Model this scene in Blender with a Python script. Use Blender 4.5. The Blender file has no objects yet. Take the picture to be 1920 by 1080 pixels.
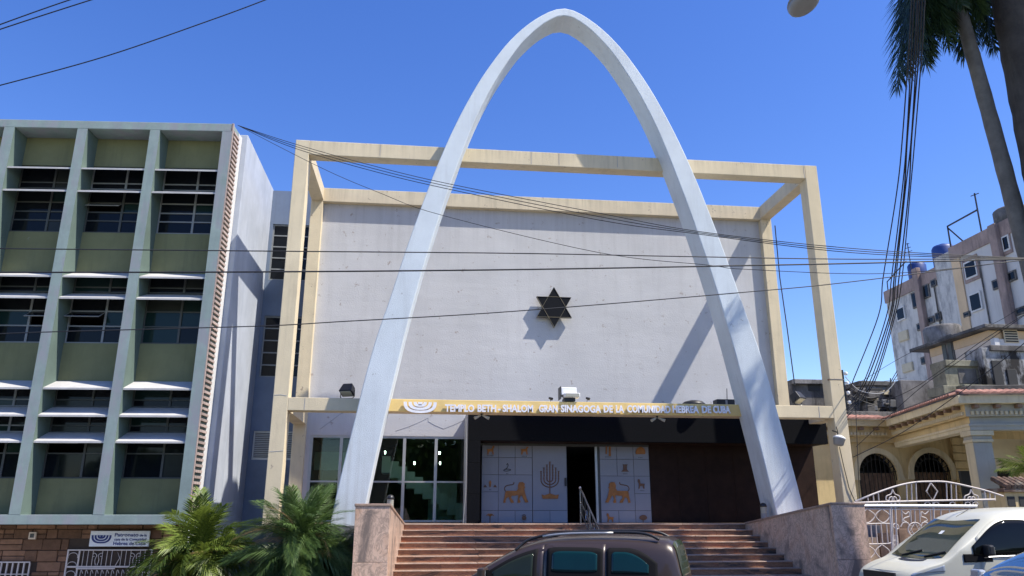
import bpy, bmesh, math, random
import numpy as np
from mathutils import Vector, Matrix
R = random.Random(7)
C = bpy.context.scene.collection
rad = math.radians

# ------------------------------------------------------------------ camera, world, sun
CAM = Vector((4.0952, -20.8605, 1.4516))
YAW, PIT, ROL, FPX = rad(6.218), rad(16.468), rad(.042), 1436.9
_f = Vector((math.sin(YAW)*math.cos(PIT), math.cos(YAW)*math.cos(PIT), math.sin(PIT)))
_r0 = Vector((math.cos(YAW), -math.sin(YAW), 0)); _u0 = _r0.cross(_f)
_r = _r0*math.cos(ROL)+_u0*math.sin(ROL); _u = _u0*math.cos(ROL)-_r0*math.sin(ROL)
cd = bpy.data.cameras.new('camera'); cam = bpy.data.objects.new('camera', cd); C.objects.link(cam)
cd.sensor_width = 36; cd.lens = FPX/1920*36; cd.clip_start = .1; cd.clip_end = 3000
m = Matrix((_r, _u, -_f)).transposed().to_4x4(); m.translation = CAM; cam.matrix_world = m
bpy.context.scene.camera = cam

SUN = Vector((2.0, -1, 3.3)).normalized()
world = bpy.data.worlds.new('World'); bpy.context.scene.world = world; world.use_nodes = True
wn = world.node_tree; bgn = wn.nodes['Background']
sky = wn.nodes.new('ShaderNodeTexSky'); sky.sky_type = 'NISHITA'; sky.sun_disc = False
sky.sun_elevation = math.asin(SUN.z); sky.sun_rotation = math.atan2(SUN.x, SUN.y)
sky.air_density = 1.0; sky.dust_density = 0.3; sky.ozone_density = 1.6; sky.altitude = 0
hs = wn.nodes.new('ShaderNodeHueSaturation'); hs.inputs['Saturation'].default_value = 1.32; hs.inputs['Hue'].default_value = .519; hs.inputs['Value'].default_value = 1.14
wn.links.new(sky.outputs[0], hs.inputs['Color']); wn.links.new(hs.outputs[0], bgn.inputs[0]); bgn.inputs[1].default_value = .135
sd = bpy.data.lights.new('sun', 'SUN'); sd.energy = 5.0; sd.angle = rad(.53); sd.color = (1, .94, .83)
so = bpy.data.objects.new('sun', sd); C.objects.link(so); so.rotation_euler = SUN.to_track_quat('Z', 'Y').to_euler()
so.location = (30, -20, 50)
vs = bpy.context.scene.view_settings
vs.view_transform = 'Standard'; vs.look = 'None'; vs.exposure = .60; vs.gamma = 1; vs.use_curve_mapping = False

def ray(px, py): return _f + _r*((px-960)/FPX) + _u*((540-py)/FPX)
def at(px, py, Y): d = ray(px, py); return CAM + d*((Y-CAM.y)/d.y)        # photo position -> point at depth Y
def atx(px, py, X): d = ray(px, py); return CAM + d*((X-CAM.x)/d.x)
def atz(px, py, Z): d = ray(px, py); return CAM + d*((Z-CAM.z)/d.z)

# ------------------------------------------------------------------ materials
def nodes(name):
    mt = bpy.data.materials.new(name); mt.use_nodes = True
    nt = mt.node_tree; b = nt.nodes['Principled BSDF']; return mt, nt, b
def N(nt, t, **k):
    n = nt.nodes.new(t)
    for a, v in k.items():
        if isinstance(a, str) and hasattr(n, a): setattr(n, a, v)
    return n
def ramp(nt, stops):
    r = nt.nodes.new('ShaderNodeValToRGB'); e = r.color_ramp.elements
    while len(e) < len(stops): e.new(.5)
    for i, (p, c) in enumerate(stops):
        e[i].position = p; e[i].color = (*c, 1) if len(c) == 3 else c
    return r
def noise(nt, vec, scale, detail=5, rough=.6, dist=0):
    n = nt.nodes.new('ShaderNodeTexNoise'); n.inputs['Scale'].default_value = scale
    n.inputs['Detail'].default_value = detail; n.inputs['Roughness'].default_value = rough
    n.inputs['Distortion'].default_value = dist
    nt.links.new(vec, n.inputs['Vector']); return n.outputs['Fac']
def mapping(nt, vec, sc):
    mp = nt.nodes.new('ShaderNodeMapping'); mp.inputs['Scale'].default_value = sc; nt.links.new(vec, mp.inputs['Vector']); return mp.outputs['Vector']
def mix(nt, fac, a, b):
    x = nt.nodes.new('ShaderNodeMix'); x.data_type = 'RGBA'
    for s, v in ((x.inputs['Factor'], fac), (x.inputs['A'], a), (x.inputs['B'], b)):
        if hasattr(v, 'is_output'): nt.links.new(v, s)
        else: s.default_value = v if isinstance(v, (int, float)) else (*v, 1)
    return x.outputs['Result']
def sc(c, k): return tuple(min(1, x*k) for x in c)
def stucco(name, col, var=.10, scale=1.2, rough=.85, bump=.25, bscale=45, stain=0, staincol=(.12, .11, .10), chips=0, chipcol=(.30, .2, .13), warp=0, objvar=0, col2=None, spec=.25, drip=None):
    mt, nt, b = nodes(name); tc = N(nt, 'ShaderNodeTexCoord'); v = tc.outputs['Object']
    n1 = noise(nt, v, scale, 6, .65)
    r1 = ramp(nt, [(.3, sc(col, 1-var)), (.7, sc(col, 1+var))]); nt.links.new(n1, r1.inputs[0]); c = r1.outputs[0]
    if col2:
        s0 = noise(nt, mapping(nt, v, (1.3, 1.3, .6)), 1.1, 7, .72); r0 = ramp(nt, [(.47, (0, 0, 0)), (.60, (1, 1, 1))]); nt.links.new(s0, r0.inputs[0]); c = mix(nt, r0.outputs[0], c, col2)
    if stain:
        s1 = noise(nt, mapping(nt, v, (2.2, 2.2, .22)), 1.6, 7, .7)
        r2 = ramp(nt, [(.52, (0, 0, 0)), (.78, (stain, stain, stain))]); nt.links.new(s1, r2.inputs[0])
        c = mix(nt, r2.outputs[0], c, staincol)
    if drip:                      # rain streaks running down from a ledge: (lowest z, ledge z, strength, colour)
        sx = N(nt, 'ShaderNodeSeparateXYZ'); nt.links.new(v, sx.inputs[0]); mr = N(nt, 'ShaderNodeMapRange'); nt.links.new(sx.outputs[2], mr.inputs['Value'])
        mr.inputs['From Min'].default_value = drip[0]; mr.inputs['From Max'].default_value = drip[1]
        ds = noise(nt, mapping(nt, v, (5, 5, .10)), 1.5, 6, .75); dr = ramp(nt, [(.46, (0, 0, 0)), (.66, (1, 1, 1))]); nt.links.new(ds, dr.inputs[0])
        m1 = N(nt, 'ShaderNodeMath', operation='MULTIPLY'); nt.links.new(mr.outputs[0], m1.inputs[0]); nt.links.new(dr.outputs[0], m1.inputs[1])
        m2 = N(nt, 'ShaderNodeMath', operation='MULTIPLY'); nt.links.new(m1.outputs[0], m2.inputs[0]); m2.inputs[1].default_value = drip[2]; c = mix(nt, m2.outputs[0], c, drip[3])
    if chips:
        s2 = noise(nt, v, 3.3, 8, .72); r3 = ramp(nt, [(1-chips, (0, 0, 0)), (1-chips+.012, (1, 1, 1))]); nt.links.new(s2, r3.inputs[0])
        c = mix(nt, r3.outputs[0], c, chipcol)
    if objvar:
        oi = N(nt, 'ShaderNodeObjectInfo'); r4 = ramp(nt, [(0, (1-objvar,)*3), (1, (1+objvar*.6,)*3)]); nt.links.new(oi.outputs['Random'], r4.inputs[0])
        mm = nt.nodes.new('ShaderNodeMix'); mm.data_type = 'RGBA'; mm.blend_type = 'MULTIPLY'; mm.inputs['Factor'].default_value = 1
        nt.links.new(c, mm.inputs['A']); nt.links.new(r4.outputs[0], mm.inputs['B']); c = mm.outputs['Result']
    nt.links.new(c, b.inputs['Base Color']); b.inputs['Roughness'].default_value = rough
    b.inputs['Specular IOR Level'].default_value = spec
    bp = N(nt, 'ShaderNodeBump'); bp.inputs['Strength'].default_value = bump; bp.inputs['Distance'].default_value = .02
    h = noise(nt, v, bscale, 4, .6)
    if warp:
        h2 = noise(nt, mapping(nt, v, (.5, .5, 1.6)), 2.2, 3, .5); a = N(nt, 'ShaderNodeMath', operation='MULTIPLY_ADD')
        nt.links.new(h2, a.inputs[0]); a.inputs[1].default_value = warp; nt.links.new(h, a.inputs[2]); h = a.outputs[0]
    nt.links.new(h, bp.inputs['Height']); nt.links.new(bp.outputs[0], b.inputs['Normal'])
    return mt
def plain(name, col, rough=.5, metal=0, spec=.5, coat=0, var=.06, trans=None):
    mt, nt, b = nodes(name); tc = N(nt, 'ShaderNodeTexCoord')
    n1 = noise(nt, tc.outputs['Object'], 6, 4); r1 = ramp(nt, [(.3, sc(col, 1-var)), (.7, sc(col, 1+var))]); nt.links.new(n1, r1.inputs[0])
    nt.links.new(r1.outputs[0], b.inputs['Base Color'])
    b.inputs['Roughness'].default_value = rough; b.inputs['Metallic'].default_value = metal
    b.inputs['Specular IOR Level'].default_value = spec; b.inputs['Coat Weight'].default_value = coat; b.inputs['Coat Roughness'].default_value = .03
    return mt
def marble(name, base, dark, rust, rough=.35, sx=(1, 1, 1), objvar=0):
    mt, nt, b = nodes(name); tc = N(nt, 'ShaderNodeTexCoord'); v = tc.outputs['Object']
    oi = N(nt, 'ShaderNodeObjectInfo'); ad = N(nt, 'ShaderNodeVectorMath', operation='MULTIPLY_ADD')
    cx = N(nt, 'ShaderNodeCombineXYZ'); nt.links.new(oi.outputs['Random'], cx.inputs[0]); nt.links.new(oi.outputs['Random'], cx.inputs[2])
    ad.inputs[1].default_value = (9, 9, 9); nt.links.new(cx.outputs[0], ad.inputs[0]); nt.links.new(mapping(nt, v, sx), ad.inputs[2]); v2 = ad.outputs[0]
    n1 = noise(nt, v2, 1.15, 8, .60, 1.8)
    r1 = ramp(nt, [(.36, dark), (.45, sc(base, .8)), (.52, base), (.63, rust)]); nt.links.new(n1, r1.inputs[0])
    n2 = noise(nt, v2, 5.0, 6, .7, 2.5); r2 = ramp(nt, [(.45, (0, 0, 0)), (.5, (.6, .6, .6)), (.55, (0, 0, 0))]); nt.links.new(n2, r2.inputs[0])
    c = mix(nt, r2.outputs[0], r1.outputs[0], sc(dark, .8))
    r4 = ramp(nt, [(0, (1-objvar,)*3), (1, (1+objvar*.5,)*3)]); nt.links.new(oi.outputs['Random'], r4.inputs[0])
    mm = nt.nodes.new('ShaderNodeMix'); mm.data_type = 'RGBA'; mm.blend_type = 'MULTIPLY'; mm.inputs['Factor'].default_value = 1
    nt.links.new(c, mm.inputs['A']); nt.links.new(r4.outputs[0], mm.inputs['B'])
    nt.links.new(mm.outputs['Result'], b.inputs['Base Color']); b.inputs['Roughness'].default_value = rough
    return mt
def leafmat(name, c1, c2, rough=.45, spec=.4):
    mt, nt, b = nodes(name); tc = N(nt, 'ShaderNodeTexCoord'); oi = N(nt, 'ShaderNodeObjectInfo')
    n1 = noise(nt, tc.outputs['Object'], 9, 3); a = N(nt, 'ShaderNodeMath', operation='MULTIPLY_ADD'); nt.links.new(oi.outputs['Random'], a.inputs[0]); a.inputs[1].default_value = .5
    nt.links.new(n1, a.inputs[2]); r1 = ramp(nt, [(.35, c1), (.95, c2)]); nt.links.new(a.outputs[0], r1.inputs[0])
    nt.links.new(r1.outputs[0], b.inputs['Base Color']); b.inputs['Roughness'].default_value = rough; b.inputs['Specular IOR Level'].default_value = spec
    t = N(nt, 'ShaderNodeBsdfTranslucent'); nt.links.new(r1.outputs[0], t.inputs[0]); ms = N(nt, 'ShaderNodeMixShader'); ms.inputs[0].default_value = .28
    out = nt.nodes['Material Output']; nt.links.new(b.outputs[0], ms.inputs[1]); nt.links.new(t.outputs[0], ms.inputs[2]); nt.links.new(ms.outputs[0], out.inputs[0])
    return mt
def clearglass(name, tint=(.75, .9, .88)):
    mt, nt, b = nodes(name); tr = N(nt, 'ShaderNodeBsdfTransparent'); tr.inputs[0].default_value = (*tint, 1)
    gl = N(nt, 'ShaderNodeBsdfGlossy'); gl.inputs['Roughness'].default_value = .01; lw = N(nt, 'ShaderNodeFresnel'); lw.inputs[0].default_value = 1.5
    ms = N(nt, 'ShaderNodeMixShader'); nt.links.new(lw.outputs[0], ms.inputs[0]); nt.links.new(tr.outputs[0], ms.inputs[1]); nt.links.new(gl.outputs[0], ms.inputs[2])
    nt.links.new(ms.outputs[0], nt.nodes['Material Output'].inputs[0]); return mt

MT = dict(
 cream=stucco('cream_paint', (.645, .545, .375), .09, 1.0, stain=.5, staincol=(.33, .28, .20), bump=.3, bscale=30, chips=.36, chipcol=(.36, .29, .22), drip=(11.4, 12.0, .4, (.30, .25, .17))),
 arch=stucco('pale_blue_roughcast', (.585, .635, .67), .08, .8, bump=.5, bscale=48, stain=.5, staincol=(.41, .43, .45), chips=.33, chipcol=(.40, .42, .44), drip=(5.5, 1.3, .5, (.36, .37, .37))),
 wall=stucco('pale_lavender_stucco', (.515, .51, .515), .085, .5, bump=.26, bscale=24, stain=.42, staincol=(.38, .37, .37), chips=.378, chipcol=(.36, .32, .30), warp=1.2, drip=(9.2, 11.5, .32, (.33, .32, .32))),
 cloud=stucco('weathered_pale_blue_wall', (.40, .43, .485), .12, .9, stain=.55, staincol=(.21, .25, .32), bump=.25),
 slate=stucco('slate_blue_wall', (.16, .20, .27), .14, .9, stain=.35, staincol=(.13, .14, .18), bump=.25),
 gframe=stucco('weathered_green_concrete', (.25, .312, .295), .16, 1.3, stain=.45, staincol=(.17, .21, .23), bump=.35, chips=.33, chipcol=(.32, .31, .32), col2=(.275, .285, .305)),
 gpanel=stucco('olive_green_plaster', (.190, .192, .098), .14, .9, bump=.15, stain=.55, staincol=(.09, .10, .065), chips=.33, chipcol=(.24, .24, .18)),
 white=stucco('white_painted_concrete', (.60, .59, .57), .08, 2, bump=.15, stain=.35, staincol=(.34, .32, .30)),
 slat=stucco('pink_clay_slat', (.40, .315, .28), .1, 3, bump=.1, objvar=.2),
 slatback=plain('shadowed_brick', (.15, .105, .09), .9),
 granite=stucco('black_granite', (.0065, .007, .009), .25, 22, rough=.7, bump=.02, spec=.06),
 brown=stucco('dark_brown_cladding', (.026, .014, .010), .22, 4, rough=.65, bump=.2, bscale=18, spec=.12),
 marblew=marble('pink_marble', (.62, .44, .335), (.20, .155, .13), (.52, .335, .235), .35, (.8, 1, .5), .08),
 marbles=marble('rust_marble_riser', (.375, .18, .095), (.065, .043, .036), (.34, .12, .055), .4, (.55, 1, 2.2), .3),
 nosing=marble('pale_marble_tread', (.42, .30, .23), (.23, .165, .13), (.38, .24, .165), .4, (.6, 1, 1), .12),
 stone=stucco('brown_sandstone', (.215, .118, .072), .26, 3.2, rough=.9, bump=.8, bscale=16, objvar=.45),
 mortar=stucco('brown_mortar', (.055, .04, .032), .15, 3),
 darkglass=plain('dark_window_glass', (.006, .008, .011), .04, 0, .2),
 tealglass=plain('teal_tinted_glass', (.010, .026, .024), .06, 0, .25),
 curtain=plain('pale_blind_behind_glass', (.03, .034, .03), .15, 0, .2),
 blackglass=plain('black_tinted_glass', (.004, .005, .005), .04, 0, .22),
 tealwin=plain('teal_car_glass', (.004, .028, .031), .05, 0, .28, .0),
 greenwin=plain('dull_green_car_glass', (.020, .026, .014), .05, 0, .3, .0),
 creamshaded=stucco('shaded_cream_paint', (.40, .385, .33), .1, 1.2, stain=.4, staincol=(.24, .22, .18), bump=.25),  # villa cream greyed: tree shade on the street front put into the colour
 moss=stucco('mossy_roof_tile', (.15, .095, .07), .4, 6, bump=.5, objvar=.5, stain=.5, col2=(.24, .21, .17)),
 trunkshaded=stucco('shaded_palm_trunk', (.055, .048, .042), .3, 2.5, bump=.7, bscale=14, stain=.4, staincol=(.12, .11, .10)),  # darker copy of the palm trunk, its shade put into the colour
 glass=clearglass('lobby_glass', (.62, .78, .74)),
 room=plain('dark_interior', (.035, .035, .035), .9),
 lobby=plain('lobby_plaster', (.66, .76, .72), .9),
 gshaded=stucco('shaded_green_reveal', (.115,.16,.14), .12, 1.3, stain=.35, staincol=(.06, .085, .075), bump=.2),  # fin concrete darkened on the sides: recess shade put into the colour
 trim=plain('matt_black_trim', (.010, .010, .011), .8, 0, .1),
 shade=stucco('sunshade_concrete', (.46, .45, .44), .1, 2, bump=.15, stain=.45, staincol=(.26, .25, .24)),
 alu=plain('grey_aluminium', (.46, .46, .45), .4, .6),
 olivefr=plain('dull_window_frame', (.065, .07, .065), .6),
 palefr=plain('pale_window_frame', (.24, .25, .25), .6),
 iron=plain('white_painted_iron', (.55, .49, .46), .55),
 darkiron=plain('dark_iron', (.03, .03, .032), .4, .4),
 steel=plain('polished_steel', (.30, .30, .32), .22, .9),
 black=plain('black_plastic', (.014, .014, .016), .45),
 cable=plain('black_cable', (.012, .012, .014), .6),
 greycable=plain('grey_cable', (.35, .35, .36), .6),
 door=stucco('white_door_panel', (.275, .29, .33), .03, 2, rough=.5, bump=.03, objvar=.05),
 doorgap=plain('door_joint', (.10, .10, .115), .8),
 gold=plain('ochre_emblem', (.36, .145, .035), .5, 0, .4, 0, .25),
 bronze=plain('brown_emblem', (.15, .07, .035), .5),
 ink=plain('dark_mark', (.06, .06, .065), .6),
 sign=stucco('ochre_sign_board', (.74, .54, .22), .05, 1.5, bump=.12, stain=.18, staincol=(.45, .32, .13)),
 letter=plain('grey_white_letter', (.80, .80, .84), .5),
 lamp=plain('grey_lamp_metal', (.26, .26, .26), .5, .3),
 lampwhite=plain('white_lamp_box', (.78, .78, .78), .4),
 lens=plain('frosted_lens', (.40, .38, .30), .3),
 navy=plain('navy_ink', (.015, .03, .16), .5),
 board=plain('white_board', (.74, .76, .78), .5),
 starglass=plain('black_star_panel', (.006, .007, .010), .6, 0, .12),
 starframe=plain('brass_rim', (.16, .14, .095), .5, .2),
 crack=plain('crack_line', (.30, .30, .33), .9),
 asphalt=stucco('asphalt', (.055, .055, .057), .2, 2, rough=.9, bump=.6, bscale=60),
 paving=stucco('concrete_paving', (.36, .35, .33), .12, 1.2, bump=.3, stain=.2),
 kerb=stucco('kerb_stone', (.40, .39, .37), .12, 2, bump=.3),
 soil=stucco('soil', (.09, .06, .04), .25, 4, bump=.8, bscale=20),
 grass=stucco('short_grass', (.06, .10, .03), .3, 8, bump=.8, bscale=60),
 podium=stucco('grey_render', (.15, .155, .17), .15, 1.2, stain=.5, bump=.3),
 mustard=stucco('aged_yellow_plaster', (.62, .48, .255), .12, .9, stain=.65, staincol=(.22, .16, .09), bump=.4, chips=.35, chipcol=(.30, .23, .15)),
 bandcream=stucco('aged_cream_moulding', (.64, .555, .375), .12, 1.2, stain=.55, staincol=(.28, .22, .14), bump=.4, chips=.33, chipcol=(.30, .25, .17)),
 frontshade=stucco('blue_grey_shade', (.225, .215, .195), .1, 1.2, stain=.4, staincol=(.15, .14, .12), bump=.25),  # earlier villa front tone with shade in its colour, unused
 tile=stucco('red_roof_tile', (.42, .215, .165), .3, 6, bump=.5, objvar=.35, stain=.5),
 tilepale=stucco('pale_roof_tile', (.30, .22, .175), .3, 6, bump=.5, objvar=.35, stain=.6),
 sooty=stucco('soot_stained_wall', (.20, .19, .185), .4, 1.4, stain=.97, staincol=(.03, .027, .026), bump=.6, col2=(.09, .085, .08)),
 sooty2=stucco('grey_ruined_wall', (.15, .14, .13), .4, 1.6, stain=.9, staincol=(.03, .027, .025), bump=.7, col2=(.075, .07, .065)),
 chimstone=stucco('mossy_grey_stone', (.25, .235, .17), .25, 2.2, stain=.8, staincol=(.07, .065, .05), bump=.6, col2=(.15, .14, .10)),
 black_stained=stucco('black_stained_plaster', (.34, .34, .34), .3, 1.1, stain=1.0, staincol=(.02, .018, .017), bump=.5, col2=(.03, .027, .025)),
 towerw=stucco('stained_tower_wall', (.53, .51, .48), .14, .35, stain=.6, staincol=(.17, .165, .16), bump=.3, bscale=8, col2=(.33, .32, .31)),
 towerc=stucco('clean_tower_wall', (.55, .53, .51), .1, .3, stain=.45, staincol=(.30, .28, .28), bump=.2, bscale=8),
 towerp=stucco('faded_pink_plaster', (.33, .245, .215), .25, .6, stain=.85, staincol=(.11, .085, .075), bump=.3, col2=(.25, .19, .17)),
 orange=stucco('faded_orange_plaster', (.62, .45, .28), .12, .6, stain=.4, staincol=(.4, .3, .2), bump=.3),
 peach=stucco('pale_peach_plaster', (.64, .53, .42), .1, .6, stain=.25, staincol=(.4, .32, .25)),
 tankblue=plain('blue_plastic_tank', (.015, .045, .19), .5),
 boarded=plain('cream_shutter', (.52, .45, .32), .8),
 timber=stucco('weathered_timber', (.22, .145, .10), .3, 6, bump=.4),
 trunk=stucco('palm_trunk', (.15, .14, .125), .28, 2.5, bump=.7, bscale=14, stain=.4),
 fibre=stucco('palm_fibre', (.12, .075, .045), .3, 14, bump=.9, bscale=40),
 frond1=leafmat('areca_leaf', (.028, .065, .010), (.19, .25, .038)),
 frond2=leafmat('date_palm_leaf', (.018, .045, .010), (.11, .18, .05)),
 frond3=leafmat('royal_palm_leaf', (.012, .028, .010), (.04, .065, .02), .35, .5),
 dryfrond=leafmat('dry_leaf', (.30, .20, .08), (.42, .30, .14)),
 carbrown=plain('brown_car_paint', (.046, .032, .026), .32, .15, .4, .4, .02),
 carwhite=plain('silver_white_car_paint', (.53, .52, .43), .4, .0, .5, .25, .02),
 carblue=plain('silver_car_paint', (.45, .47, .48), .28, .3, .5, 1, .02),
 carglass=plain('tinted_car_glass', (.002, .018, .019), .03, 0, .4, .05),
 screen=plain('windscreen_glass', (.022, .032, .024), .03, 0, .45, .1),
 greenglass=plain('green_rear_glass', (.05, .07, .045), .05, 0, .6, .1),
 blueglass=plain('sky_blue_screen', (.02, .06, .13), .03, 0, 1, 1),
 rubber=plain('tyre_rubber', (.02, .02, .02), .8),
 chrome=plain('bright_metal', (.7, .7, .7), .15, 1),
 headlamp=plain('headlamp_lens', (.30, .35, .42), .08, .2, .8, 1),
 redlens=plain('red_tail_lens', (.25, .015, .012), .15, 0, .6, 1),
)
bulb, _nt, _b = nodes('lit_bulb'); _b.inputs['Emission Color'].default_value = (1, .93, .8, 1); _b.inputs['Emission Strength'].default_value = 24; MT['bulb'] = bulb

# ------------------------------------------------------------------ mesh helpers
class MB:
    def __init__(s): s.v = []; s.f = []
    def add(s, v, f):
        o = len(s.v); s.v += [tuple(p) for p in v]; s.f += [tuple(i+o for i in q) for q in f]; return s
    def box(s, x0, x1, y0, y1, z0, z1):
        v = [(x, y, z) for z in (z0, z1) for y in (y0, y1) for x in (x0, x1)]
        return s.add(v, [(0, 2, 3, 1), (4, 5, 7, 6), (0, 1, 5, 4), (2, 6, 7, 3), (0, 4, 6, 2), (1, 3, 7, 5)])
    def hexa(s, b, t):               # bottom quad, top quad
        return s.add(list(b)+list(t), [(3, 2, 1, 0), (4, 5, 6, 7), (0, 1, 5, 4), (1, 2, 6, 5), (2, 3, 7, 6), (3, 0, 4, 7)])
    def prism(s, poly, d):           # polygon of 3D points swept by vector d
        n = len(poly); d = Vector(d); a = [Vector(p) for p in poly]; b = [p+d for p in a]
        return s.add(a+b, [tuple(range(n-1, -1, -1)), tuple(range(n, 2*n))]+[(i, (i+1) % n, n+(i+1) % n, n+i) for i in range(n)])
    def tube(s, pts, r, n=6, cap=True, r2=None):
        pts = [Vector(p) for p in pts]; rings = []; up = None
        for i, p in enumerate(pts):
            t = (pts[min(i+1, len(pts)-1)]-pts[max(i-1, 0)]).normalized()
            a = Vector((0, 0, 1)) if abs(t.z) < .9 else Vector((1, 0, 0))
            if up is not None: a = up
            x = t.cross(a).normalized(); y = x.cross(t).normalized(); up = y
            rr = r if r2 is None else r+(r2-r)*i/(len(pts)-1)
            if callable(r): rr = r(i/(len(pts)-1))
            rings.append([p+(x*math.cos(k*2*math.pi/n)+y*math.sin(k*2*math.pi/n))*rr for k in range(n)])
        v = [q for g in rings for q in g]; f = []
        for i in range(len(pts)-1):
            for k in range(n): f.append((i*n+k, i*n+(k+1) % n, (i+1)*n+(k+1) % n, (i+1)*n+k))
        if cap: f += [tuple(range(n-1, -1, -1)), tuple(range(len(v)-n, len(v)))]
        return s.add(v, f)
    def cyl(s, c, r, h, n=16, r2=None): c = Vector(c); return s.tube([c, c+Vector((0, 0, h))], r, n, True, r if r2 is None else r2)
    def lathe(s, c, prof, n=16):     # prof: (radius, z)
        c = Vector(c); v = [c+Vector((r*math.cos(k*2*math.pi/n), r*math.sin(k*2*math.pi/n), z)) for r, z in prof for k in range(n)]; f = []
        for i in range(len(prof)-1):
            for k in range(n): f.append((i*n+k, i*n+(k+1) % n, (i+1)*n+(k+1) % n, (i+1)*n+k))
        f += [tuple(range(n-1, -1, -1)), tuple(range(len(v)-n, len(v)))]; return s.add(v, f)
    def mesh(s, name):
        me = bpy.data.meshes.new(name); me.from_pydata(s.v, [], s.f); me.update()
        b = bmesh.new(); b.from_mesh(me); bmesh.ops.recalc_face_normals(b, faces=b.faces); b.to_mesh(me); b.free(); return me
    def build(s, name, mat, parent=None, smooth=False, bevel=0, **k):
        return link(name, s.mesh(name), mat, parent, smooth, bevel, **k)
def link(name, me, mat, parent=None, smooth=False, bevel=0, **k):
    if mat is not None and not me.materials: me.materials.append(MT[mat] if isinstance(mat, str) else mat)
    o = bpy.data.objects.new(name, me); C.objects.link(o)
    if parent is not None: o.parent = parent
    if smooth:
        for p in me.polygons: p.use_smooth = True
    if bevel:
        b = o.modifiers.new('bevel', 'BEVEL'); b.width = bevel; b.segments = 2; b.limit_method = 'ANGLE'; b.angle_limit = rad(40)
    for a, v in k.items(): o[a] = v
    return o
def tag(o, label, cat, group=None):
    o['label'] = label; o['category'] = cat
    if group: o['group'] = group
    return o
def empty(name, label, cat, loc=(0, 0, 0), rz=0, group=None):
    o = bpy.data.objects.new(name, None); C.objects.link(o); o.location = loc; o.rotation_euler = (0, 0, rz); o.empty_display_size = .2
    return tag(o, label, cat, group)
def box(name, mat, parent, *b, bevel=0, **k): return MB().box(*b).build(name, mat, parent, bevel=bevel, **k)
def spline(pts, n=8):
    P = [Vector(p) for p in pts]; out = []
    for i in range(len(P)-1):
        a, b, c, d = P[max(i-1, 0)], P[i], P[i+1], P[min(i+2, len(P)-1)]
        for k in range(n):
            t = k/n; out.append(.5*((2*b)+(c-a)*t+(2*a-5*b+4*c-d)*t*t+(3*b-a-3*c+d)*t**3))
    return out+[P[-1]]
def text_mesh(s, size, ext, bold=0.0):
    cu = bpy.data.curves.new('lettering', 'FONT'); cu.body = s; cu.size = size; cu.extrude = ext; cu.offset = bold; cu.resolution_u = 3
    o = bpy.data.objects.new('lettering', cu); C.objects.link(o); bpy.context.view_layer.update()
    me = bpy.data.meshes.new_from_object(o.evaluated_get(bpy.context.evaluated_depsgraph_get()))
    bpy.data.objects.remove(o); bpy.data.curves.remove(cu); return me
def bbox(me):
    a = np.array([v.co for v in me.vertices]) if len(me.vertices) else np.zeros((1, 3)); return a.min(0), a.max(0)
def put_word(word, x0, x1, z0, z1, Y, mat, parent, depth, bold=.0, name='letter'):
    """letters of a word as single meshes, filling x0..x1 and cap height z0..z1, standing on the plane Y (facing -Y)"""
    ref = bbox(text_mesh('H', 1, 0, bold)); cap = ref[1][1]-ref[0][1]; k = (z1-z0)/cap
    full = bbox(text_mesh(word, 1, 0, bold)); kx = (x1-x0)/(full[1][0]-full[0][0]); out = []
    for i, ch in enumerate(word):
        if ch == ' ': continue
        pre = bbox(text_mesh(word[:i+1], 1, 0, bold)); me = text_mesh(ch, 1, depth/2/max(k, .01), bold); cb = bbox(me)
        dx = pre[1][0]-cb[1][0]-full[0][0]
        for v in me.vertices:
            x, y, z = v.co; v.co = (x0+(x+dx)*kx, Y-z*k, z0+(y-ref[0][1])*k)
        out.append(link(name, me, mat, parent))
    return out

# ------------------------------------------------------------------ setting: ground, street, pavement
ZG, ZP = -.48, -.345        # street, pavement
def struct(o): o['kind'] = 'structure'; return o
struct(box('ground', 'paving', None, -400, 400, -200, 600, ZG-1, ZG-.02))
struct(box('street', 'asphalt', None, -150, 150, -16.2, -6.9, ZG-.015, ZG))
struct(box('pavement', 'paving', None, -60, 80, -5.2, 12, ZG-.018, ZP))
struct(box('verge', 'grass', None, -60, 80, -6.7, -5.204, ZG-.018, ZP-.02))
struct(box('kerb', 'kerb', None, -60, 80, -6.9, -6.703, ZG-.018, ZP+.005, bevel=.02))
struct(box('near_pavement', 'paving', None, -60, 80, -40, -16.4, ZG-.018, ZP))
struct(box('near_kerb', 'kerb', None, -60, 80, -16.397, -16.2, ZG-.018, ZP+.005, bevel=.02))
lm = MB()
for i in range(-14, 15): lm.box(i*6, i*6+2.5, -11.66, -11.54, ZG, ZG+.004)
struct(lm.build('road_marking', 'white'))

# ------------------------------------------------------------------ synagogue
syn = empty('synagogue', 'pale lavender walled temple with cream concrete portal frame and dark recessed entrance', 'building', (8, 3.6, ZP))
syn_inv = Matrix.Translation((-8, -3.6, -ZP))
def S(o): o.matrix_parent_inverse = syn_inv; return o
def sbox(name, mat, *b, bevel=0, parent=None, **k):
    o = MB().box(*b).build(name, mat, parent or syn, bevel=bevel, **k)
    if parent is None: S(o)
    return o
H, BH, M_, MH, CW, CT, D, W = 11.98, .452, 4.436, .344, .40, .435, 3.4257, 16.0
WY = 3.63                       # star wall plane
ZL = 1.215                      # landing
zb = ZP-.1
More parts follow.
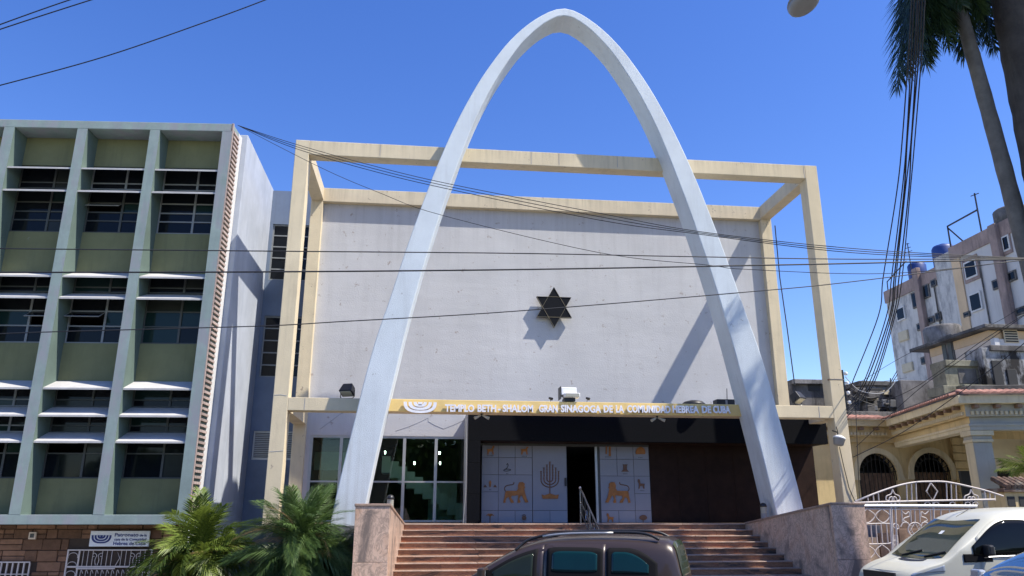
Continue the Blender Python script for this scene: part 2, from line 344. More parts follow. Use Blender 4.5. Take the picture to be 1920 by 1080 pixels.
# front portal frame: columns and beams butted
for x in (0, W-CW): sbox('portal_column', 'cream', x, x+CW, 0, CT, zb, H, bevel=.015)
sbox('portal_beam', 'cream', CW, W-CW, .003, CT-.003, H-BH, H-.003, bevel=.015)
sbox('portal_beam', 'cream', CW, W-CW, .003, CT-.003, M_-MH, M_, bevel=.012)
for x in (0, W-CW):
    sbox('portal_tie_beam', 'cream', x+.003, x+CW-.003, CT, D, H-BH, H-.003, bevel=.015)
    sbox('portal_tie_beam', 'cream', x+.003, x+CW-.003, CT, D, M_-MH, M_-.003, bevel=.012)
for x in (0, W-CW+.012): sbox('rear_column', 'cream', x, x+.388, D, WY+.05, zb, H-.49, bevel=.012)
sbox('rear_beam', 'cream', 0, W, D, WY+.25, H-.487, H-.001, bevel=.012)
# main wall with opening for the lobby window, side walls and roof
w = MB().box(.388, 15.612, WY, WY+.25, 4.08, H-.49).box(.388, 5.30, WY, WY+.25, 3.80, 4.08)
w.box(5.30, 5.55, WY, WY+.25, ZL, 4.08).box(.388, at(579, 900, WY+.06).x-.045, WY, WY+.25, ZL, 3.80)
S(w.build('main_wall', 'wall', syn))
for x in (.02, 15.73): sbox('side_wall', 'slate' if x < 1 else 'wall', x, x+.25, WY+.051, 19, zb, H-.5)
sbox('roof', 'podium', .27, 15.73, WY+.25, 18.9, H-.9, H-.7)
sbox('rear_wall', 'wall', .27, 15.73, 18.9, 19.1, zb, H-.7)
# landing and podium
sbox('landing', 'nosing', .40, 15.6, .002, 9, ZL-.14, ZL)
sbox('podium', 'podium', -.02, 2.6, -.98, .0, zb, 1.19, bevel=.01)
sbox('podium', 'podium', 14.22, 15.98, -.98, -.002, zb, 1.19, bevel=.01)
# entrance block
sbox('lintel', 'granite', 5.27, 16.15, 1.5, 1.72, 3.50, 4.40, bevel=.006)
sbox('canopy_slab', 'podium', 5.40, 16.1, 1.724, WY, 4.1, 4.39)
sbox('canopy_soffit', 'brown', 5.40, 16.1, 1.724, 2.55, 3.50, 3.53)
sbox('porch_side', 'wall', 5.255, 5.395, 1.725, WY, ZL, 4.385)
for z0, z1 in ((ZL, 2.0), (2.006, 2.87), (2.876, 3.497)):
    sbox('granite_slab', 'granite', 5.27, 5.625, 1.5, 2.38, z0, z1, bevel=.004)
DY = 2.40                       # door plane
xr = at(1219, 900, DY).x
for i in range(6):              # brown cladding boards
    a = xr+.01+i*(16.1-xr)/6; b_ = a+(16.1-xr)/6-.006
    sbox('cladding_board', 'brown', a, b_, DY, DY+.1, ZL, 3.498)
sbox('header_rail', 'olivefr', 5.63, xr, DY-.02, DY+.1, 3.43, 3.498)
def dpt(x, y): p = at(860+x/4.8, 800+y/4.8, DY); return p.x, p.z
def dz(y): return dpt(700, y)[1]
def dx(x): return dpt(x, 500)[0]
def door(name, x0, x1, cells, **k):
    back = sbox(name, 'doorgap', dx(x0), dx(x1), DY+.012, DY+.055, ZL, dz(128), **k)
    out = {}
    for key, (a, b_, c, d_) in cells.items():
        g = .006
        out[key] = MB().box(dx(a)+g, dx(b_)-g, DY-.004, DY+.0115, max(dz(d_)+g, ZL+.01), dz(c)-g).build('panel', 'door', back, bevel=.003)
    return back, out
c1, c2, c3, c4 = 207, 357, 508, 662
cellsL = {'a1': (c1, c2, 130, 280), 'a2': (c1, c2, 280, 435), 'a3': (c1, c2, 435, 588), 'a4': (c1, c2, 588, 755), 'a5': (c1, c2, 755, 890),
 'b1': (c2, c3, 130, 280), 'b2': (c2, c3, 280, 435), 'lion': (c2, c4, 435, 755), 'b5': (c2, c3, 755, 890),
 'c1': (c3, c4, 130, 280), 'c2': (c3, c4, 280, 435), 'c5': (c3, c4, 755, 890)}
cellsM = {'m': (665, 974, 130, 755), 'd5': (665, 818, 755, 890), 'e5': (818, 974, 755, 890)}
cellsR = {'a1': (1275, 1430, 130, 288), 'a2': (1275, 1430, 288, 440), 'b1': (1430, 1580, 130, 288), 'b2': (1430, 1580, 288, 440), 'lion': (1275, 1580, 440, 755),
 'c1': (1580, 1722, 130, 288), 'c2': (1580, 1722, 288, 440), 'c3': (1580, 1722, 440, 600), 'c4': (1580, 1722, 600, 755),
 'a5': (1275, 1430, 755, 890), 'b5': (1430, 1580, 755, 890), 'c5': (1580, 1722, 755, 890)}
dL, pL = door('door_panel', 205, 663, cellsL); dM, pM = door('sliding_door', 664, 976, cellsM); dR, pR = door('door_panel', 1273, 1724, cellsR)
sbox('door_post', 'alu', dx(1233), dx(1252), DY-.01, DY+.09, ZL, dz(128))
sbox('door_edge', 'olivefr', dx(1253), dx(1272), DY+.02, DY+.06, ZL, dz(128))
MB().box(dx(953), dx(968), DY-.05, DY-.004, dz(535), dz(460)).build('handle', 'black', dM, bevel=.005)
hall = MB().box(dx(977)-.6, dx(1272)+.6, DY+.12, DY+6, ZL+.003, ZL+.006).box(dx(977)-.6, dx(1272)+.6, DY+6, DY+6.1, ZL, 3.45).box(dx(977)-.7, dx(977)-.6, DY+.12, DY+6, ZL, 3.45).box(dx(1272)+.6, dx(1272)+.7, DY+.12, DY+6, ZL, 3.45).box(dx(977)-.6, dx(1272)+.6, DY+.12, DY+6, 3.45, 3.5)
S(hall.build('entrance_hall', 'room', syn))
# emblems on the doors
EY = DY-.004
def flat(pts, parent, mat='gold', th=.03, name='emblem'):
    return MB().prism([(dpt(x, y)[0], EY-th, dpt(x, y)[1]) for x, y in pts], (0, th, 0)).build(name, mat, parent)
def stroke(pts, r, parent, mat='gold', name='emblem', n=5):
    q = [(dpt(x, y)[0], EY-.004, dpt(x, y)[1]) for x, y in pts]; q = spline(q, n) if len(q) > 2 else q
    return MB().tube(q, r, 5).build(name, mat, parent)
lion = [(545, 500), (575, 498), (595, 515), (590, 535), (600, 546), (590, 560), (598, 600), (612, 650), (628, 680), (600, 684), (585, 655), (570, 625), (560, 618), (545, 650), (556, 675), (548, 686), (528, 683), (536, 640), (535, 615), (500, 622), (478, 620), (470, 640), (492, 668), (497, 684), (470, 684), (455, 650), (450, 630), (430, 645), (420, 670), (423, 684), (400, 684), (408, 650), (415, 620), (418, 590), (430, 578), (470, 578), (520, 578), (535, 555), (532, 530)]
tail = [(425, 585), (412, 560), (425, 535), (460, 525), (490, 520), (498, 500)]
flat(lion, dL, name='lion_emblem'); stroke(tail, .014, dL, 'bronze', 'lion_tail')
mir = lambda pts: [(1945-x, y) for x, y in pts]
flat(mir(lion), dR, name='lion_emblem'); stroke(mir(tail), .014, dR, 'bronze', 'lion_tail')
men = MB()
def mstroke(pts, r): men.tube([(dpt(x, y)[0], EY-.006, dpt(x, y)[1]) for x, y in pts], r, 6)
mstroke([(820, 318), (820, 605)], .017)
for r_, top in ((26, 345), (53, 372), (79, 402)):
    yb = 545-(79-r_)*.95
    arc = [(820+r_*math.cos(a), yb-r_*.85+r_*.85*math.sin(a)) for a in np.linspace(0, math.pi, 13)]
    mstroke([(820+r_, top)]+arc+[(820-r_, top)], .016)
    for sx in (-1, 1):
        for yy in np.arange(top+12, yb-r_*.85, 26): mstroke([(820+sx*r_, yy), (820+sx*r_, yy+7)], .022)
        mstroke([(820+sx*r_-8, top), (820+sx*r_+8, top)], .012)
mstroke([(810, 318), (830, 318)], .012)
men.build('menorah_emblem', 'bronze', dM)
flat([(746, 610), (770, 618), (820, 600), (872, 618), (900, 610), (892, 648), (755, 648)], dM, name='menorah_base')
def animal(cx, cy, s, flip, parent, mat='gold', neck=1):
    q = [(-16, -6), (6, -8), (10, -20*neck), (18, -21*neck), (19, -14), (14, -10), (13, 4), (15, 18), (10, 18), (8, 5), (-6, 5), (-9, 18), (-14, 18), (-13, 4)]
    flat([(cx+(-x if flip else x)*s, cy+y*s) for x, y in q][::-1 if flip else 1], parent, mat)
def marks(cx, cy, parent, n=4, wd=34):
    mb = MB()
    for k in range(n):
        x = cx-wd/2+wd*(k+.5)/n; a, b_ = dpt(x-2.6, cy), dpt(x+2.6, cy+9); mb.box(a[0], b_[0], EY-.004, EY, b_[1], a[1])
    mb.build('caption', 'ink', parent)
animal(285, 215, 2.0, False, dL); marks(283, 256, dL, 5, 60); animal(590, 215, 2.0, False, dL, 'gold', .8); marks(590, 262, dL, 4, 50)
stroke([(430, 345), (440, 332), (445, 350), (432, 375), (405, 392), (425, 400), (455, 396), (468, 388), (450, 382), (412, 385)], .010, dL, 'ink', 'snake_emblem'); marks(437, 418, dL, 2, 22)
stroke([(283, 545), (283, 485)], .016, dL, 'gold'); flat([(272, 500), (283, 482), (294, 500), (289, 540), (277, 540)], dL); flat([(222, 545), (238, 520), (255, 545)], dL, 'bronze'); flat([(310, 545), (327, 520), (343, 545)], dL, 'bronze'); marks(283, 562, dL, 2, 24)
stroke([(283, 805), (281, 872)], .014, dL, 'bronze')
for a in (-70, -35, 0, 35, 70): stroke([(283, 808), (283+22*math.sin(rad(a)), 800-18*math.cos(rad(a))), (283+36*math.sin(rad(a)), 806-14*math.cos(rad(a)))], .012, dL)
marks(238, 855, dL, 1, 12); marks(327, 855, dL, 1, 12)
flat([(578, 800), (600, 800), (610, 820), (603, 840), (575, 840), (568, 820)], dL, 'bronze'); stroke([(570, 800), (588, 790), (606, 800)], .008, dL, 'bronze'); marks(588, 852, dL, 2, 26)
flat([(1322, 175), (1332, 175), (1332, 248), (1322, 248)], dR); flat([(1352, 180), (1366, 180), (1368, 265), (1350, 265)], dR); marks(1345, 268, dR, 5, 60)
flat([(1635+44*math.cos(a)*(1 if math.sin(a) > 0 else .98), 235-52*max(math.sin(a), -.25)) for a in np.linspace(0, 2*math.pi, 16, endpoint=False)], dR); marks(1635, 274, dR, 3, 40)
flat([(1475, 340), (1518, 340), (1512, 352), (1512, 385), (1530, 405), (1462, 405), (1480, 385), (1480, 352)], dR, 'bronze'); marks(1498, 420, dR, 4, 44)
animal(1645, 525, 1.8, True, dR, 'bronze', 1.4); marks(1650, 572, dR, 4, 44)
animal(1365, 825, 1.8, True, dR, 'gold', 1.2)
flat([(1660+34*math.cos(a), 818-24*math.sin(a)) for a in np.linspace(0, 2*math.pi, 14, endpoint=False)], dR, 'bronze'); stroke([(1660, 838), (1660, 862)], .012, dR, 'bronze')
# lobby glazing
gx = [at(x, 900, WY+.06).x for x in (579, 636, 692, 756, 816, 873)]
gz0, gz1, gzm = ZL+.02, 3.80, at(756, 905, WY+.06).z
fr = MB(); bw = .045
for x in (gx[0], gx[1], gx[2], gx[3], gx[4], gx[5]): fr.box(x-bw, x+bw, WY+.02, WY+.12, gz0, gz1)
for i in range(5):
    for z, hh in ((gz0, .05), (gzm, .05), (gz1-.07, .07)): fr.box(gx[i]+bw, gx[i+1]-bw, WY+.025, WY+.115, z, z+hh)
lw = S(fr.build('lobby_window', 'alu', syn))
for i in range(5):
    for a, b_ in ((gz0+.05, gzm), (gzm+.05, gz1-.07)): MB().box(gx[i]+bw, gx[i+1]-bw, WY+.06, WY+.068, a, b_).build('pane', 'glass', lw)
# lobby interior: rear wall, ceiling, stair flight with white stringer, hanging lamps
inn = MB().box(.28, 5.25, 9.0, 9.1, ZL, 4.0).box(.28, 5.25, WY+.26, 9, 3.9, 4.0)
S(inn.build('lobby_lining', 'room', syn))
fl = MB(); base = [(1.6, 4.5), (3.0, 3.85)]
for k in range(10):
    x = 2.6+k*.28; z = 3.35-k*.17; fl.box(x, x+.277, 6.0, 7.2, z-.55, z)
S(fl.build('lobby_stair', 'lobby', syn))
sbox('lobby_partition', 'lobby', .30, 2.2, 6.4, 6.5, 2.9, 3.5)
sbox('lobby_partition', 'lobby', 4.2, 5.2, 7.4, 7.5, ZL, 2.6)
for x, y in ((722, 851), (777, 871), (824, 852), (825, 871)):
    p = at(x, y, 5.2); S(MB().cyl((p.x, p.y, p.z), .02, .09, 8).build('ceiling_lamp', 'bulb', syn))
# cracks
for pts in ([(742, 808), (766, 800), (790, 790), (803, 783)], [(803, 783), (803, 790), (815, 797), (832, 804), (850, 797), (876, 785)], [(600, 805), (640, 775), (665, 770)]):
    S(MB().tube([at(x, y, WY-.002) for x, y in pts], .007, 4).build('crack', 'crack', syn))
# drip pipe beside the porch
S(MB().tube([at(x, y, 1.45) for x, y in ((873, 784), (874, 850), (873, 920), (868, 980))], .016, 6).build('drain_pipe', 'palefr', syn))
S(MB().tube([at(x, y, 3.7) for x, y in ((1453, 423), (1462, 520), (1475, 610), (1490, 722))], .02, 5).build('lightning_rod_cable', 'darkiron', syn))

# construction joints and hairline cracks on the portal
for px_, py0, py1 in ((714, 264, 292), (996, 277, 308), (1048, 279, 309), (1157, 286, 314), (1506, 309, 334), (572, 746, 768), (1535, 762, 784)):
    a, b_ = at(px_, py0, -.002), at(px_+1, py1, -.002); zt_ = min(a.z, H-.01)
    sbox('joint_line', 'crack', a.x-.006, a.x+.006, -.0025, .006, b_.z, zt_)
for pts in ([(514, 741), (526, 740), (538, 742)], [(505, 847), (520, 846), (531, 845)], [(1557, 712), (1570, 711), (1582, 712)]):
    S(MB().tube([at(x, y, -.001) for x, y in pts], .006, 4).build('crack', 'crack', syn))

# ------------------------------------------------------------------ arch
ho = {-.5: 6.40, 1: 6.19, 2: 6.037, 3: 5.858, 4: 5.67, 5: 5.48, 6: 5.253, 7: 4.97, 8: 4.707, 9: 4.43, 10: 4.13, 11: 3.81, 12: 3.45, 13: 3.03, 14: 2.54, 15: 1.93, 15.6: 1.46, 16.0: 1.06, 16.3: .67, 16.5: .32, 16.57: 0}
hi = {-.5: 5.64, 1: 5.42, 2: 5.26, 3: 5.097, 4: 4.915, 5: 4.72, 6: 4.53, 7: 4.315, 8: 4.083, 9: 3.82, 10: 3.546, 11: 3.245, 12: 2.93, 13: 2.555, 14: 2.09, 15: 1.51, 15.5: 1.13, 15.9: .75, 16.15: .42, 16.27: .2, 16.3: 0}
def curve(t):
    pts = [Vector((h, 0, z)) for z, h in t.items()]; sp = spline(pts, 6)
    L = [0]
    for a, b_ in zip(sp, sp[1:]): L.append(L[-1]+(b_-a).length)
    n = 70; out = []
    for i in range(n):
        s_ = L[-1]*i/(n-1); j = max(k for k in range(len(L)) if L[k] <= s_+1e-9); j = min(j, len(sp)-2); f_ = (s_-L[j])/max(L[j+1]-L[j], 1e-9); out.append(sp[j].lerp(sp[j+1], f_))
    return out
oc, ic = curve(ho), curve(hi); ax, ay0, ay1 = 7.94, -.75, .14
sec = [(-1, o, i) for o, i in zip(oc, ic)]+[(1, o, i) for o, i in zip(oc[-2::-1], ic[-2::-1])]
v = []; f = []
for sgn, o, i in sec: v += [(ax+sgn*o.x, ay0, o.z), (ax+sgn*i.x, ay0, i.z), (ax+sgn*i.x, ay1, i.z), (ax+sgn*o.x, ay1, o.z)]
for k in range(len(sec)-1):
    for j in range(4): f.append((k*4+j, k*4+(j+1) % 4, (k+1)*4+(j+1) % 4, (k+1)*4+j))
f += [(0, 1, 2, 3), tuple(len(v)-4+j for j in range(4))]
ar = MB().add(v, f).build('arch', 'arch', None, True, bevel=.025)
tag(ar, 'tall pale blue parabolic concrete arch standing before the temple entrance', 'arch')
for p in ar.data.polygons: p.use_smooth = False

# ------------------------------------------------------------------ entrance stairs
st = empty('entrance_stairs', 'wide flight of rust and pink marble steps leading up to the temple doors', 'steps', (8, -1.6, ZP))
sti = Matrix.Translation((-8, 1.6, -ZP))
NR, RI, TR = 11, (ZL-ZP)/11, .30
for k in range(NR):
    z = ZL-k*RI; y = -k*TR
    f_ = lambda t: (3.57+(3.34-3.57)*t, 12.71+(13.42-12.71)*t)
    x0, x1 = f_(k*TR/3.3); x0 -= .12; x1 += .12
    cuts = [x0]; nr = 6; off = (0, .8, .35)[k % 3]
    cuts += [x0+off+(x1-x0)*(i+1)/nr-.4+R.uniform(-.1, .1) for i in range(nr-1)]+[x1]
    for a, b_ in zip(cuts, cuts[1:]):
        o = MB().box(a+.003, b_-.003, y, y+.03, z-RI+.001, z-.029).build('riser_slab', 'marbles', st); o.matrix_parent_inverse = sti
    cuts = [x0]+[x0+.55+(x1-x0)*(i+1)/5-.5+R.uniform(-.05, .05) for i in range(4)]+[x1]
    for a, b_ in zip(cuts, cuts[1:]):
        o = MB().box(a+.004, b_-.004, y-.03, y+(TR if k else .9)+.0 - .0, z-.028, z+(.004 if k == 0 else 0)).build('tread_slab', 'nosing', st, bevel=.012); o.matrix_parent_inverse = sti
core = MB()
for k in range(NR): core.box(3.2, 13.5, -k*TR+.032, -(k-1)*TR+.03 if k else 1.0, zb, ZL-k*RI-.034)
o = core.build('stair_core', 'podium', st); o.matrix_parent_inverse = sti

def flank(label, inner0, inner1, outer, zt0, zt1, splitx):
    rt = empty('stair_wall', label, 'wall', ((inner1+outer)/2, -1.65, ZP)); iv = Matrix.Translation((-(inner1+outer)/2, 1.65, -ZP))
    y0, y1 = 0., -3.3
    def pc(name, q0, q1, z0a, z0b, za, zb_, mat='marblew', bev=.006):     # plan strip between t=q0..q1, bottom/top heights at both ends
        pts = []
        for t in (q0, q1): pts.append((inner0+(inner1-inner0)*t, y0+(y1-y0)*t))
        b_ = [(pts[0][0], pts[0][1], z0a), (pts[1][0], pts[1][1], z0b), (outer, pts[1][1], z0b), (outer, pts[0][1], z0a)]
        t_ = [(p[0], p[1], z) for p, z in zip(b_, (za, zb_, zb_, za))]
        o = MB().hexa(b_, t_).build(name, mat, rt, bevel=bev); o.matrix_parent_inverse = iv
    zt = lambda t: zt0+(zt1-zt0)*t
    for a, b_ in ((0, .52), (.523, .985)):
        pc('marble_slab', a, b_, zb, zb, zt(a)-.05, zt(b_)-.05)
    # front face slabs, butted over the ends
    xi, xo = sorted((inner1, outer))
    for z0, z1 in ((zb, .47), (.476, zt1-.052)):
        o = MB().box(xi, xo, y1-.06, y1+.044, z0, z1).build('marble_slab', 'marblew', rt, bevel=.005); o.matrix_parent_inverse = iv
    s = 1 if inner1 < outer else -1
    b_ = [(inner0-.02*s, y0, zt0-.047), (inner1-.02*s, y1-.08, zt1-.047), (outer+.02*s, y1-.08, zt1-.047), (outer+.02*s, y0, zt0-.047)]
    o = MB().hexa(b_, [(x, y, z+.05) for x, y, z in b_]).build('coping', 'nosing', rt, bevel=.008); o.matrix_parent_inverse = iv
    return rt
flank('pink marble stair flank wall beside the green palms, rising towards the street', 3.57, 3.34, 2.60, 1.25, 1.675, 0)
flank('pink marble stair flank wall beside the white iron gate, rising towards the street', 12.71, 13.42, 14.24, 1.25, 1.725, 0)

# handrail
hr = empty('handrail', 'short polished metal handrail in the middle of the marble steps', 'handrail', (8.22, -1.0, ZL-.45)); hri = Matrix.Translation((-8.22, 1.0, -ZL+.45))
def hp(mb, n, mat='steel'): o = mb.build(n, mat, hr); o.matrix_parent_inverse = hri
hx = 8.22; sl = RI/TR
tops = [(hx, .1-t*2.6, ZL+.90-max(0, t*2.6-.1)*sl) for t in np.linspace(0, 1, 8)]
hp(MB().tube(tops, .026, 8), 'top_rail'); hp(MB().tube([(x, y, z-.34) for x, y, z in tops], .016, 6), 'mid_rail')
hp(MB().tube([(x, y, z-.62) for x, y, z in tops], .016, 6), 'lower_rail')
for t in (0, .45, 1): 
    p = Vector(tops[0]).lerp(Vector(tops[-1]), t); hp(MB().tube([(p.x, p.y, p.z-.9), (p.x, p.y, p.z+.02)], .022, 8), 'post')
for t in (.12, .24, .36, .58, .70, .82, .93):
    p = Vector(tops[0]).lerp(Vector(tops[-1]), t); hp(MB().tube([(p.x, p.y, p.z-.62), (p.x, p.y, p.z-.02)], .011, 6), 'baluster', 'darkiron')
for t in (.3, .64):
    p = Vector(tops[0]).lerp(Vector(tops[-1]), t); hp(MB().tube([(p.x, p.y+.11*math.cos(a), p.z-.33+.13*math.sin(a)) for a in np.linspace(0, 2*math.pi, 15)], .012, 5), 'ring')
hp(MB().lathe((hx, tops[0][1], tops[0][2]), [(.01, -.02), (.035, 0), (.04, .03), (.02, .06), (.003, .065)], 10), 'knob')

# ------------------------------------------------------------------ star of David
sr = empty('star_emblem', 'black six pointed star with brass rim mounted on the pale wall', 'emblem', (8.15, WY, 8.06)); sti2 = Matrix.Translation((-8.15, -WY, -8.06))
def star_pt(k, r): a = rad(90+60*k); return Vector((8.15+r*math.cos(a)*.97, 0, 8.06+r*math.sin(a)*1.0))
RS, rs = .70, .404
outl = []
for k in range(6):
    outl.append(star_pt(k, RS)); a = rad(120+60*k); outl.append(Vector((8.15+rs*math.cos(a)*.97, 0, 8.06+rs*math.sin(a))))
inner = [Vector((8.15, 0, 8.06))+(p-Vector((8.15, 0, 8.06)))*.978 for p in outl]
o = MB().prism([(p.x, WY-.205, p.z) for p in inner], (0, .06, 0)).build('star_panel', 'starglass', sr); o.matrix_parent_inverse = sti2
rim = MB()
for k in range(12): rim.prism([(p.x, WY-.22, p.z) for p in (outl[k], outl[(k+1) % 12], inner[(k+1) % 12], inner[k])], (0, .13, 0))
o = rim.build('rim', 'starframe', sr); o.matrix_parent_inverse = sti2
bars = MB()
for k in range(6): bars.tube([(outl[2*k+1].x, WY-.208, outl[2*k+1].z), (outl[(2*k+3) % 12].x, WY-.208, outl[(2*k+3) % 12].z)], .008, 4)
o = bars.build('inner_bar', 'starframe', sr); o.matrix_parent_inverse = sti2
for dx_, dz_ in ((-.25, 0), (.25, 0)):
    o = MB().tube([(8.15+dx_, WY-.18, 8.06+dz_), (8.15+dx_, WY+.01, 8.06+dz_)], .02, 6).build('bracket', 'darkiron', sr); o.matrix_parent_inverse = sti2

# ------------------------------------------------------------------ sign over the entrance
sg = empty('entrance_sign', 'long ochre sign beam with raised grey lettering between the arch legs', 'sign', (8, -.05, M_-.17)); sgi = Matrix.Translation((-8, .05, -M_+.17))
SY = -.07
o = MB().box(3.0, 12.93, SY, -.001, M_-MH+.004, M_-.012).build('board', 'sign', sg, bevel=.008); o.matrix_parent_inverse = sgi
def sw(word, xa, xb):
    pa, pb = at(xa, 772.7+(xa-834)*.0050, SY), at(xb, 772.7+(xb-834)*.0050, SY); ta = at(xa, 759+(xa-834)*.0052, SY)
    for l in put_word(word, pa.x, pb.x, (pa.z+pb.z)/2, (pa.z+pb.z)/2+(ta.z-pa.z), SY-.055, 'letter', sg, .05, .034): l.matrix_parent_inverse = sgi
for wd_, a, b_ in (('TEMPLO', 834, 889), ('BETH', 895, 930), ('-', 933, 938), ('SHALOM', 942, 999), ('GRAN', 1010, 1045), ('SINAGOGA', 1051, 1126), ('DE', 1131, 1148), ('LA', 1154, 1169), ('COMUNIDAD', 1175, 1256), ('HEBREA', 1260, 1309), ('DE', 1315, 1332), ('CUBA', 1336, 1368)): sw(wd_, a, b_)
def menorah_logo(cx, zt, wd, hg, y, mat, parent, th, inv, lev=3):
    out = []
    for i in range(lev):
        k = 1-i*.30; t_ = .095*wd; mb = MB(); a_ = np.linspace(math.pi, 2*math.pi, 17)
        ox, oz = wd/2*k, hg*(k**.9); ix, iz = ox-t_, oz-t_*.75
        v_ = []
        for a in a_:
            e = .75
            cs, sn = math.copysign(abs(math.cos(a))**.8, math.cos(a)), math.copysign(abs(math.sin(a))**e, math.sin(a))
            v_ += [(cx+ox*cs, y-th, zt+oz*sn), (cx+ix*cs, y-th, zt+iz*sn), (cx+ix*cs, y, zt+iz*sn), (cx+ox*cs, y, zt+oz*sn)]
        f_ = [(q*4+j, q*4+(j+1) % 4, q*4+4+(j+1) % 4, q*4+4+j) for q in range(16) for j in range(4)]+[(0, 1, 2, 3), (64, 65, 66, 67)]
        out.append(mb.add(v_, f_).build('menorah_branch', mat, parent))
    out.append(MB().prism([(cx-.07*wd, y-th, zt), (cx+.07*wd, y-th, zt), (cx+.05*wd, y-th, zt-hg*.30), (cx-.05*wd, y-th, zt-hg*.30)], (0, th, 0)).build('menorah_stem', mat, parent))
    for q in out: q.matrix_parent_inverse = inv
pc_ = at(788, 754.5, SY); pw = at(819, 754.5, SY).x-at(757, 754.5, SY).x; ph = pc_.z-at(788, 775, SY).z
menorah_logo(pc_.x, pc_.z, pw, ph, SY-.03, 'letter', sg, .05, sgi)

# ------------------------------------------------------------------ lamps on the beams
def floodlight(px, py, Y, label, size, tilt, yawd, mats=('black', 'lens'), group=None):
    p = at(px, py, Y); t = empty('floodlight', label, 'floodlight', p, rad(yawd), group)
    s = size
    hd = MB().hexa([(-s*.62, -.10, -s*.5), (s*.62, -.10, -s*.5), (s*.45, .16, -s*.38), (-s*.45, .16, -s*.38)], [(-s*.62, -.10, s*.5), (s*.62, -.10, s*.5), (s*.45, .16, s*.38), (-s*.45, .16, s*.38)])
    h = hd.build('housing', mats[0], t, bevel=.015); h.rotation_euler = (rad(tilt), 0, 0); h.location = (0, 0, s*.75)
    l = MB().box(-s*.5, s*.5, -.114, -.101, -s*.4, s*.4).build('lens', mats[1], h, bevel=.006)
    MB().tube([(-s*.66, 0, s*.75), (-s*.66, 0, .05), (-s*.5, 0, .012), (s*.5, 0, .012), (s*.66, 0, .05), (s*.66, 0, s*.75)], .014, 5).build('bracket', 'darkiron', t)
    return t
floodlight(651, 748, .2, 'black floodlight with yellowed lens on the beam left of the arch', .30, 62, -20)
floodlight(1497, 761, .2, 'black floodlight tilted upwards on the beam right of the arch', .30, 60, 35)
p = at(1067, 753, .15); t = empty('floodlight', 'white double box floodlight on the sign beam below the star', 'floodlight', p)
MB().box(-.24, .20, -.12, .28, .16, .38).build('housing', 'lampwhite', t, bevel=.02)
MB().box(-.18, .26, -.30, .02, .08, .20).build('lower_housing', 'lampwhite', t, bevel=.02)
MB().box(-.26, -.242, -.14, .26, .06, .40).build('side_plate', 'black', t); MB().box(-.16, .14, -.2, .2, -.01, .078).build('base', 'black', t)
MB().box(-.15, .23, -.315, -.301, .095, .185).build('lens', 'lens', t)
for px in (1033, 1100):
    p = at(px, 755, .1); t = empty('spotlight', 'tiny black spotlight %s the white floodlight on the sign beam' % ('left of' if px < 1060 else 'right of'), 'spotlight', p, 0, 'tiny spotlights on the sign beam')
    MB().tube([(0, 0, -.02), (.02*(1 if px > 1060 else -1), -.02, .10)], .008, 5).build('stem', 'darkiron', t)
    s_ = 1 if px > 1060 else -1; MB().tube([(.02*s_-.03, -.0, .13), (.02*s_+.05, -.06, .09)], .03, 8, True, .042).build('head', 'black', t)
for px, py in ((903, 783), (1232, 786)):
    p = at(px, py-3, .1); p.z = M_-MH; t = empty('spotlight', 'twin spotlight under the sign beam %s' % ('near the granite pilaster' if px < 1000 else 'above the brown cladding'), 'spotlight', p, 0, 'twin spotlights under the sign beam')
    MB().cyl((0, 0, -.05), .035, .05, 10).build('base', 'darkiron', t)
    for s_ in (-1, 1): MB().tube([(s_*.02, 0, -.04), (s_*.11, -.06, -.10), (s_*.19, -.10, -.14)], .022, 8, True, .045).build('head', 'lens', t)
# equipment on the canopy roof
p = at(1300, 757, 1.6); p.z = 4.58; t = empty('satellite_dish', 'black satellite dish lying face up on the canopy near the arch leg', 'satellite dish', p)
MB().lathe((0, 0, 0), [(.05, -.06), (.35, .0), (.36, .07), (.28, .14), (.12, .18), (.01, .19)], 20).build('dish', 'black', t, True)
MB().cyl((0, 0, -.15), .05, .2, 8).build('foot', 'darkiron', t)
p = at(1358, 757, 1.62); p.z = 4.60; t = empty('metal_box', 'dark metal equipment box on the canopy against the arch leg', 'box', p)
MB().box(-.28, .28, -.15, .2, -.03, .2).build('case', 'black', t, bevel=.01); MB().box(-.02, .04, -.17, -.151, -.02, .17).build('door_strip', 'lamp', t)
MB().tube([(.1, 0, .2), (.12, 0, .55)], .012, 5).build('aerial', 'darkiron', t)
# lamp on right column
p = at(1573, 826, -.25); t = empty('street_lamp', 'white capped grey lamp head hanging from the right portal column', 'lamp', p)
o = MB().lathe((0, 0, 0), [(.10, -.14), (.13, -.12), (.16, .04), (.165, .05)], 16).build('bowl', 'lamp', t, True); o.rotation_euler = (0, rad(14), 0)
o = MB().lathe((0, 0, 0), [(.17, .05), (.165, .09), (.10, .13), (.05, .15), (.01, .15)], 16).build('cap', 'lampwhite', t, True); o.rotation_euler = (0, rad(14), 0)
MB().tube([(.0, .02, .13), (.06, .15, .25), (-.02, .26, .3)], .018, 6).build('arm', 'darkiron', t)
for pts in ([(1574, 838), (1581, 870), (1592, 915), (1603, 940)], [(1568, 800), (1572, 815)]):
    MB().tube([at(x, y, -.03)-p for x, y in pts], .012, 5).build('wire', 'cable', t)
